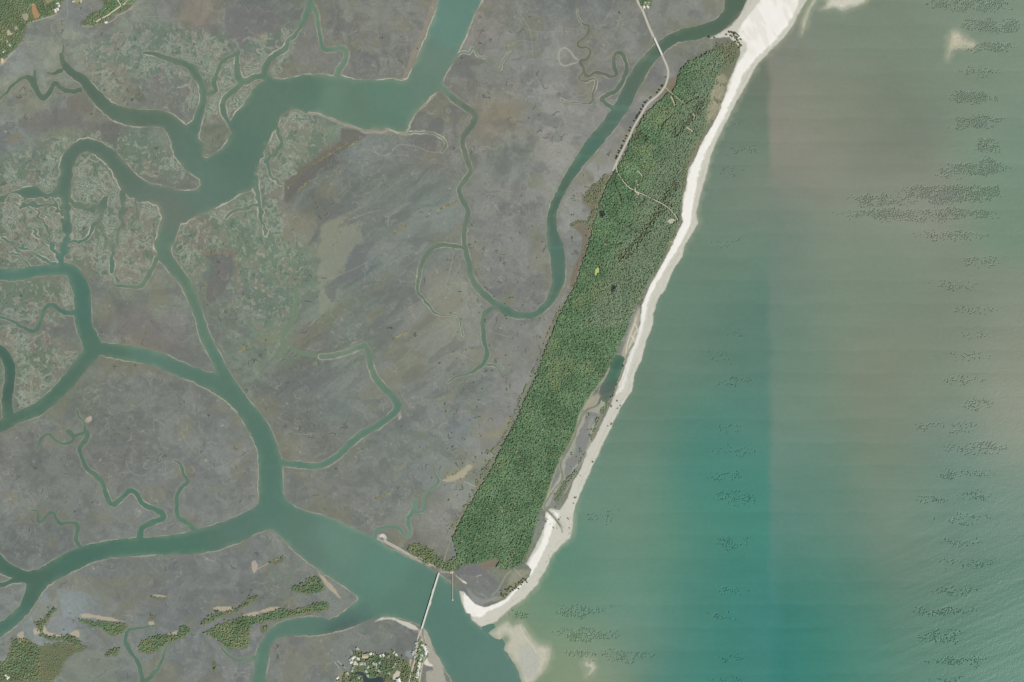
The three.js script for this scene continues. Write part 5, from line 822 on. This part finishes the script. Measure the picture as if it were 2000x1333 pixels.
// single trees that stand out by themselves
function makeTree(name, kind, s0, colour) {
  seed = s0;
  const g = new THREE.Group();
  const bark = new THREE.MeshStandardMaterial({ color: new THREE.Color().setRGB(0.10, 0.075, 0.055), roughness: 0.95 });
  const limbs = [new THREE.CylinderGeometry(0.06, 0.11, 1.2, 7).translate(0, 0.6, 0)];
  for (let k = 0; k < 4; k++) limbs.push(new THREE.CylinderGeometry(0.02, 0.05, 0.7, 5).translate(0, 0.35, 0).rotateZ(0.8).rotateY(k * 1.6 + rr(-0.3, 0.3)).translate(0, 0.8, 0));
  const trunk = new THREE.Mesh(mergeGeometries(limbs), bark); trunk.name = 'trunk'; g.add(trunk);
  const m = leafMat.clone(); m.color.setRGB(colour[0] / 255, colour[1] / 255, colour[2] / 255, THREE.SRGBColorSpace);
  const crown = new THREE.Mesh(crownGeometry(kind, s0 + 5), m); crown.name = 'crown'; g.add(crown);
  return g;
}
function stand(proto, list, size, name, label, category, group) {
  list.forEach(([x, y], k) => { const t = proto.clone(), s = rr(size[0], size[1]); t.position.set(wx(x), heightAt(x, y) - 0.2, wz(y)); t.rotation.y = rr(0, 6.283); t.scale.set(s, s * rr(1, 1.3), s); add(t, name, label, category, group); });
}
const duneTree = makeTree('tree', 'oak', 301, [98, 100, 70]), roadTree = makeTree('tree', 'oak', 305, [50, 74, 42]), spitTree = makeTree('tree', 'oak', 309, [82, 92, 60]);
stand(duneTree, tuples([1425, 63, 1430, 63.5, 1419, 68, 1428, 70, 1430, 72, 1436, 65, 1434, 67, 1438, 66, 1441, 68, 1444, 71, 1434, 70, 1437, 72, 1440, 73, 1436, 75, 1439, 76, 1447, 77, 1437, 82, 1441, 79, 1443, 84, 1446, 87, 1448, 89, 1446, 91, 1444, 94, 1396, 74, 1386, 73], 2), [3.2, 5.6], 'dune_shrub', 'grey green bush standing alone on the white north dunes by the river mouth', 'shrub', 'bushes on the white dunes at the north tip of the island');
{
  seed = 4242;
  const row = [];
  for (const [f, n] of [[[1304, 150, 1299, 166, 1286, 183, 1265, 201, 1253, 221, 1238, 246, 1228, 268, 1215, 294, 1205, 314], 46]]) { const p = smooth(tuples(f, 2), 3, 2); for (let k = 0; k < n; k++) { const j = Math.floor(rr(1, p.length - 1)), a = p[j - 1], b = p[j], L = Math.hypot(b[0] - a[0], b[1] - a[1]), o = rr(2.4, 4.2); row.push([b[0] + (b[1] - a[1]) / L * o * -1, b[1] - (b[0] - a[0]) / L * o * -1]); } }
  stand(roadTree, row, [2.8, 4.6], 'roadside_tree', 'dark tree in the row along the west side of the curving island road', 'tree', 'row of dark trees on the marsh side of the north island road');
  const spit = []; for (let k = 0; k < 200 && spit.length < 40; k++) { const t = rnd(), x = 976 + t * 50 + rr(-6, 6), y = 1168 - t * 36 + rr(-7, 7); spit.push([x, y]); }
  stand(spitTree, spit, [2.2, 3.8], 'spit_shrub', 'dark bush on the sandy ridge behind the beach at the southern island tip', 'shrub', 'bushes on the southern beach ridge');
}

// ------------------------------------------------------------------ bridges and pier
const concrete = std(222, 222, 212), parapetMat = std(206, 206, 196), pileMat = std(128, 118, 100), plank = std(196, 190, 172);
const mesh = (geo, mat, name, parent) => { const m = new THREE.Mesh(geo, mat); m.name = name; parent.add(m); return m; };
function bridge(x0, y0, x1, y1, width, deckY, bays, label) {
  const g = new THREE.Group(), L = Math.hypot(x1 - x0, y1 - y0) * M;
  g.position.set(wx((x0 + x1) / 2), 0, wz((y0 + y1) / 2)); g.rotation.y = Math.atan2(x1 - x0, y1 - y0);
  mesh(new THREE.BoxGeometry(width, 0.9, L), concrete, 'deck', g).position.y = deckY;
  for (const s of [-1, 1]) mesh(new THREE.BoxGeometry(0.45, 1.0, L - 0.02), parapetMat, 'parapet', g).position.set(s * (width / 2 - 0.3), deckY + 0.95, 0);
  const dash = []; for (let k = -L / 2 + 4; k < L / 2 - 4; k += 12) dash.push(new THREE.BoxGeometry(0.2, 0.02, 4).translate(0, 0, k));
  mesh(mergeGeometries(dash), std(225, 205, 120), 'centre_line', g);
  g.children[g.children.length - 1].position.y = deckY + 0.462; g.children[g.children.length - 1].userData.kind = 'stuff';
  const cap = new THREE.BoxGeometry(width - 0.6, 0.9, 1.3), pile = new THREE.CylinderGeometry(0.5, 0.5, deckY + 2.4, 8);
  for (let k = 1; k < bays; k++) { const z = -L / 2 + L * k / bays; const c = mesh(cap, parapetMat, 'pier_cap', g); c.position.set(0, deckY - 0.91, z); for (const s of [-1, 0, 1]) mesh(pile, parapetMat, 'pile', c).position.set(s * (width / 2 - 1.4), -(deckY + 2.4) / 2 - 0.2, 0); }
  if (bays > 12) for (const t of [0.33, 0.55]) mesh(new THREE.BoxGeometry(2.2, 0.5, 22), concrete, 'fender_walk', g).position.set((t < 0.5 ? -1 : 1) * (width / 2 + 1.2), deckY - 0.5, (t - 0.5) * L);
  return add(g, 'road_bridge', label, 'bridge');
}
bridge(857.5, 1119, 824, 1228, 9, 6.5, 18, 'long slender white concrete bridge crossing the southern inlet to the village');
bridge(1278, 74, 1293.5, 108, 10, 5.5, 8, 'short pale concrete bridge carrying the causeway road over the river at the island north end');
{
  const g = new THREE.Group(), y0 = 1117, y1 = 1171, x = 884, L = (y1 - y0) * M;
  g.position.set(wx(x), 0, wz((y0 + y1) / 2));
  mesh(new THREE.BoxGeometry(3.6, 0.3, L), plank, 'deck', g).position.y = 4;
  for (const s of [-1, 1]) mesh(new THREE.BoxGeometry(0.15, 1, L - 0.02), plank, 'railing', g).position.set(s * 1.7, 4.66, 0);
  mesh(new THREE.BoxGeometry(8, 0.3, 8), plank, 'end_platform', g).position.set(0, 4.02, L / 2 + 3.9);
  const pile = new THREE.CylinderGeometry(0.2, 0.22, 6.5, 7); for (let k = 0; k <= 14; k++) for (const s of [-1, 1]) mesh(pile, pileMat, 'pile', g).position.set(s * 1.4, 0.6, -L / 2 + L * k / 14);
  add(g, 'fishing_pier', 'thin straight fishing pier standing out into the inlet right of the bridge', 'pier');
}
function walkway(flat, name, label, width, cat) {
  const p = tuples(flat, 2), g = new THREE.Group(), o = p[0]; g.position.set(wx(o[0]), 0, wz(o[1]));
  for (let k = 0; k < p.length - 1; k++) {
    const [a, b] = [p[k], p[k + 1]], L = Math.hypot(b[0] - a[0], b[1] - a[1]) * M, cx = (a[0] + b[0]) / 2 - o[0], cy = (a[1] + b[1]) / 2 - o[1], r = Math.atan2(b[0] - a[0], b[1] - a[1]);
    const d = mesh(new THREE.BoxGeometry(width, 0.2, L), plank, 'deck', g); d.position.set(cx * M, 2.2 + k * 0.03, cy * M); d.rotation.y = r;
    const posts = []; for (let z = -L / 2 + 1; z < L / 2; z += 5) for (const s of [-1, 1]) posts.push(new THREE.CylinderGeometry(0.12, 0.12, 4, 6).translate(s * (width / 2 - 0.15), -1.5, z));
    if (posts.length) mesh(mergeGeometries(posts), pileMat, 'posts', d).userData.kind = 'stuff';
  }
  add(g, name, label, cat);
}
walkway([652.6, 1293.5, 663.5, 1306.5], 'boardwalk', 'left of two thin boardwalks running over the marsh to the village', 2.2, 'boardwalk');
walkway([658.5, 1290.5, 675, 1306.5], 'boardwalk', 'right and longer of two thin boardwalks over the marsh to the village', 2.4, 'boardwalk');
walkway([682.5, 1269, 688.5, 1280], 'dock', 'left of two short docks at the village north west corner', 2, 'dock');
walkway([687, 1273, 692, 1278.5], 'dock', 'right and shorter of two short docks at the village north west corner', 2, 'dock');
walkway([905, 940, 930, 952], 'boardwalk', 'thin boardwalk from the forest edge across the marsh to a sandy hammock', 2.4, 'boardwalk');

// ------------------------------------------------------------------ houses
function makeHouse(wall, roof, w, d, h) {
  const g = new THREE.Group();
  const s = new THREE.Shape([[-w / 2, 0], [w / 2, 0], [w / 2, h], [0, h + w * 0.26], [-w / 2, h]].map(([x, y]) => new THREE.Vector2(x, y)));
  mesh(new THREE.ExtrudeGeometry(s, { depth: d, bevelEnabled: false }).translate(0, 0, -d / 2), wall, 'wall', g);
  const a = Math.atan(0.52), sl = (w / 2 + 0.7) / Math.cos(a);
  for (const k of [-1, 1]) { const r = mesh(new THREE.BoxGeometry(sl, 0.22, d + 1.4), roof, 'roof', g); r.rotation.z = -k * a; r.position.set(k * (w / 4 + 0.33), h + w * 0.13 + 0.05, 0); }
  const deck = mesh(new THREE.BoxGeometry(w * 0.7, 0.3, 3.2), plank, 'porch', g); deck.position.set(0, h * 0.42, d / 2 + 1.61);
  const win = new THREE.BoxGeometry(0.08, 1.3, 1.1), glass = houseGlass;
  for (const k of [-1, 1]) for (let j = 0; j < 3; j++) mesh(win, glass, 'window', g).position.set(k * (w / 2 + 0.03), h * 0.62, (j - 1) * d * 0.3);
  mesh(new THREE.BoxGeometry(1.1, 2.1, 0.08), std(120, 90, 70), 'door', g).position.set(0, h * 0.42 + 1.2, d / 2 + 0.03);
  return g;
}
const houseGlass = new THREE.MeshPhysicalMaterial({ color: 0x1c262b, roughness: 0.12 });
const wallM = std(206, 200, 186);
const whiteHouse = makeHouse(wallM, std(236, 235, 224, 0.7), 10, 13, 4.6), greyHouse = makeHouse(wallM, std(186, 190, 178, 0.8), 9.5, 12, 4.6), tanHouse = makeHouse(std(196, 180, 160), std(208, 188, 166, 0.8), 13, 17, 5);
const ORD = ['first', 'second', 'third', 'fourth', 'fifth', 'sixth', 'seventh', 'eighth', 'ninth', 'tenth', 'eleventh', 'twelfth', 'thirteenth', 'fourteenth', 'fifteenth'];
function settle(proto, list, label0, group, turn) { list.forEach(([x, y, s = 1], k) => { const label = label0.replace('#', ORD[k]); const h = proto.clone(); h.position.set(wx(x), Math.max(0.3, heightAt(x, y)) - 0.1, wz(y)); h.rotation.y = turn + rr(-0.35, 0.35) + (rnd() < 0.4 ? Math.PI / 2 : 0); h.scale.setScalar(s * rr(0.85, 1.1)); add(h, 'house', label, 'house', group); }); }
seed = 555;
const T1 = (f) => tuples(f, 2).map(([x, y]) => [640 + x / 14.28, 1240 + y / 14.28]), T2 = (f) => tuples(f, 2).map(([x, y]) => [760 + x / 11.8, 1220 + y / 11.8]);
settle(whiteHouse, T2([770, 480, 815, 528, 832, 575, 860, 618, 845, 672, 750, 715, 730, 780, 715, 835, 700, 895, 690, 950, 690, 1000, 690, 1045, 670, 1100, 655, 1155, 640, 1215]), '# white roofed house from the bridge in the seaside row', 'white roofed houses of the seaside row', 1.35);
settle(greyHouse, T2([740, 350, 630, 430, 632, 500, 612, 590, 700, 592, 560, 640, 540, 690, 600, 740]), '# pale grey house from the bridge beside the village road', 'houses along the village road', 0.2);
settle(whiteHouse, T1([660, 770, 690, 680, 740, 630, 750, 830, 760, 770, 820, 820, 850, 670, 1190, 540, 1470, 600, 1550, 580, 1910, 570]), '# white roofed house from the left along the village north edge', 'white roofed houses at the village north edge', 0.5);
settle(greyHouse, T1([830, 395, 620, 700, 1290, 545, 1680, 620, 1840, 500, 1040, 820, 1350, 830, 1350, 915, 1345, 965, 720, 910, 680, 1000, 550, 1080, 1070, 1030, 1430, 1010, 1730, 1090, 1880, 830, 1830, 890, 1120, 1150, 870, 1190, 1120, 910, 1450, 780, 1280, 810]), 'grey roofed house half hidden among the village trees', 'grey roofed houses among the village trees', 0.9);
settle(tanHouse, T1([1040, 600]).map((p) => [...p, 1.5]), 'large pinkish tan house at the north edge of the village', null, 0.3);
settle(greyHouse, T1([940, 808]).map((p) => [...p, 1.35]), 'long pale house left of the grass clearing in the village', null, 1.57);
settle(whiteHouse, T2([222, 1305]).map((p) => [...p, 1.6]), 'long white building at the bottom edge below the sandy lot', null, 1.57);
settle(whiteHouse, T1([270, 1212]), 'white house alone left of the village pond', null, 0.4);
settle(whiteHouse, tuples([111.7, 6.8, 114.6, 11.2, 112.2, 18, 107.8, 21.5], 2), 'white roofed house in the shore cluster right of the farm field', 'white houses by the upper left shore', 0.4);
settle(tanHouse, [[3, 118.5]], 'pinkish tan house at the left edge below the corner wood', null, 0.2);
settle(whiteHouse, [[7.2, 101]], 'white house in the lower tip of the corner wood', null, 0.6);
settle(greyHouse, [[19, 88.8]], 'small grey house at the shore edge of the corner wood', null, 0.6);
settle(greyHouse, [[13.2, 81.5]], 'small grey house in a clearing of the corner wood', null, 0.2);
settle(greyHouse, tuples([142.8, 2.8, 157.2, 2], 2), 'pale house on the sandy point at the top edge, between the two woods', 'houses on the top edge point', 0.3);
settle(whiteHouse, [[206.8, 43.6]], 'pale house under the lane near the tip of the wooded strip', null, 0.5);
settle(whiteHouse, tuples([11.7, 1320.6, 14.9, 1324.2], 2), 'white roofed house in the lower left corner wood', 'white houses in the corner wood', 0.6);
settle(whiteHouse, tuples([1261.8, 6.6, 1266.2, 6.6, 1257.9, 14.7, 1265.2, 13.7], 2), 'white roofed house in the small wood at the north end of the road', 'white houses at the north end of the road', 0.5);
settle(tanHouse, [[881.8, 1118]].map((p) => [...p, 0.8]), 'small pale pavilion at the land end of the fishing pier', null, 0);
{ // sea wall along the seaside row
  const p = smooth(tuples([832, 1279.5, 826, 1293, 823.5, 1302, 820, 1320, 818, 1345], 2), 4, 2), pos = [], idx = [];
  p.forEach(([x, y], k) => { const a = p[Math.max(0, k - 1)], b = p[Math.min(p.length - 1, k + 1)], L = Math.hypot(b[0] - a[0], b[1] - a[1]), nx = -(b[1] - a[1]) / L * 0.45, ny = (b[0] - a[0]) / L * 0.45; for (const [o, h] of [[-1, 0], [-1, 2.6], [1, 2.6], [1, 0]]) pos.push(wx(x + nx * o), h, wz(y + ny * o)); });
  for (let k = 0; k < p.length - 1; k++) for (let c = 0; c < 3; c++) { const a = k * 4 + c; idx.push(a, a + 1, a + 4, a + 1, a + 5, a + 4); }
  const g = new THREE.BufferGeometry(); g.setAttribute('position', new THREE.Float32BufferAttribute(pos, 3)); g.setIndex(idx); g.computeVertexNormals();
  add(new THREE.Mesh(g, std(214, 210, 192)), 'sea_wall', 'pale sea wall between the seaside houses and the grey mud flat', 'wall');
}
renderer.render(scene, camera);
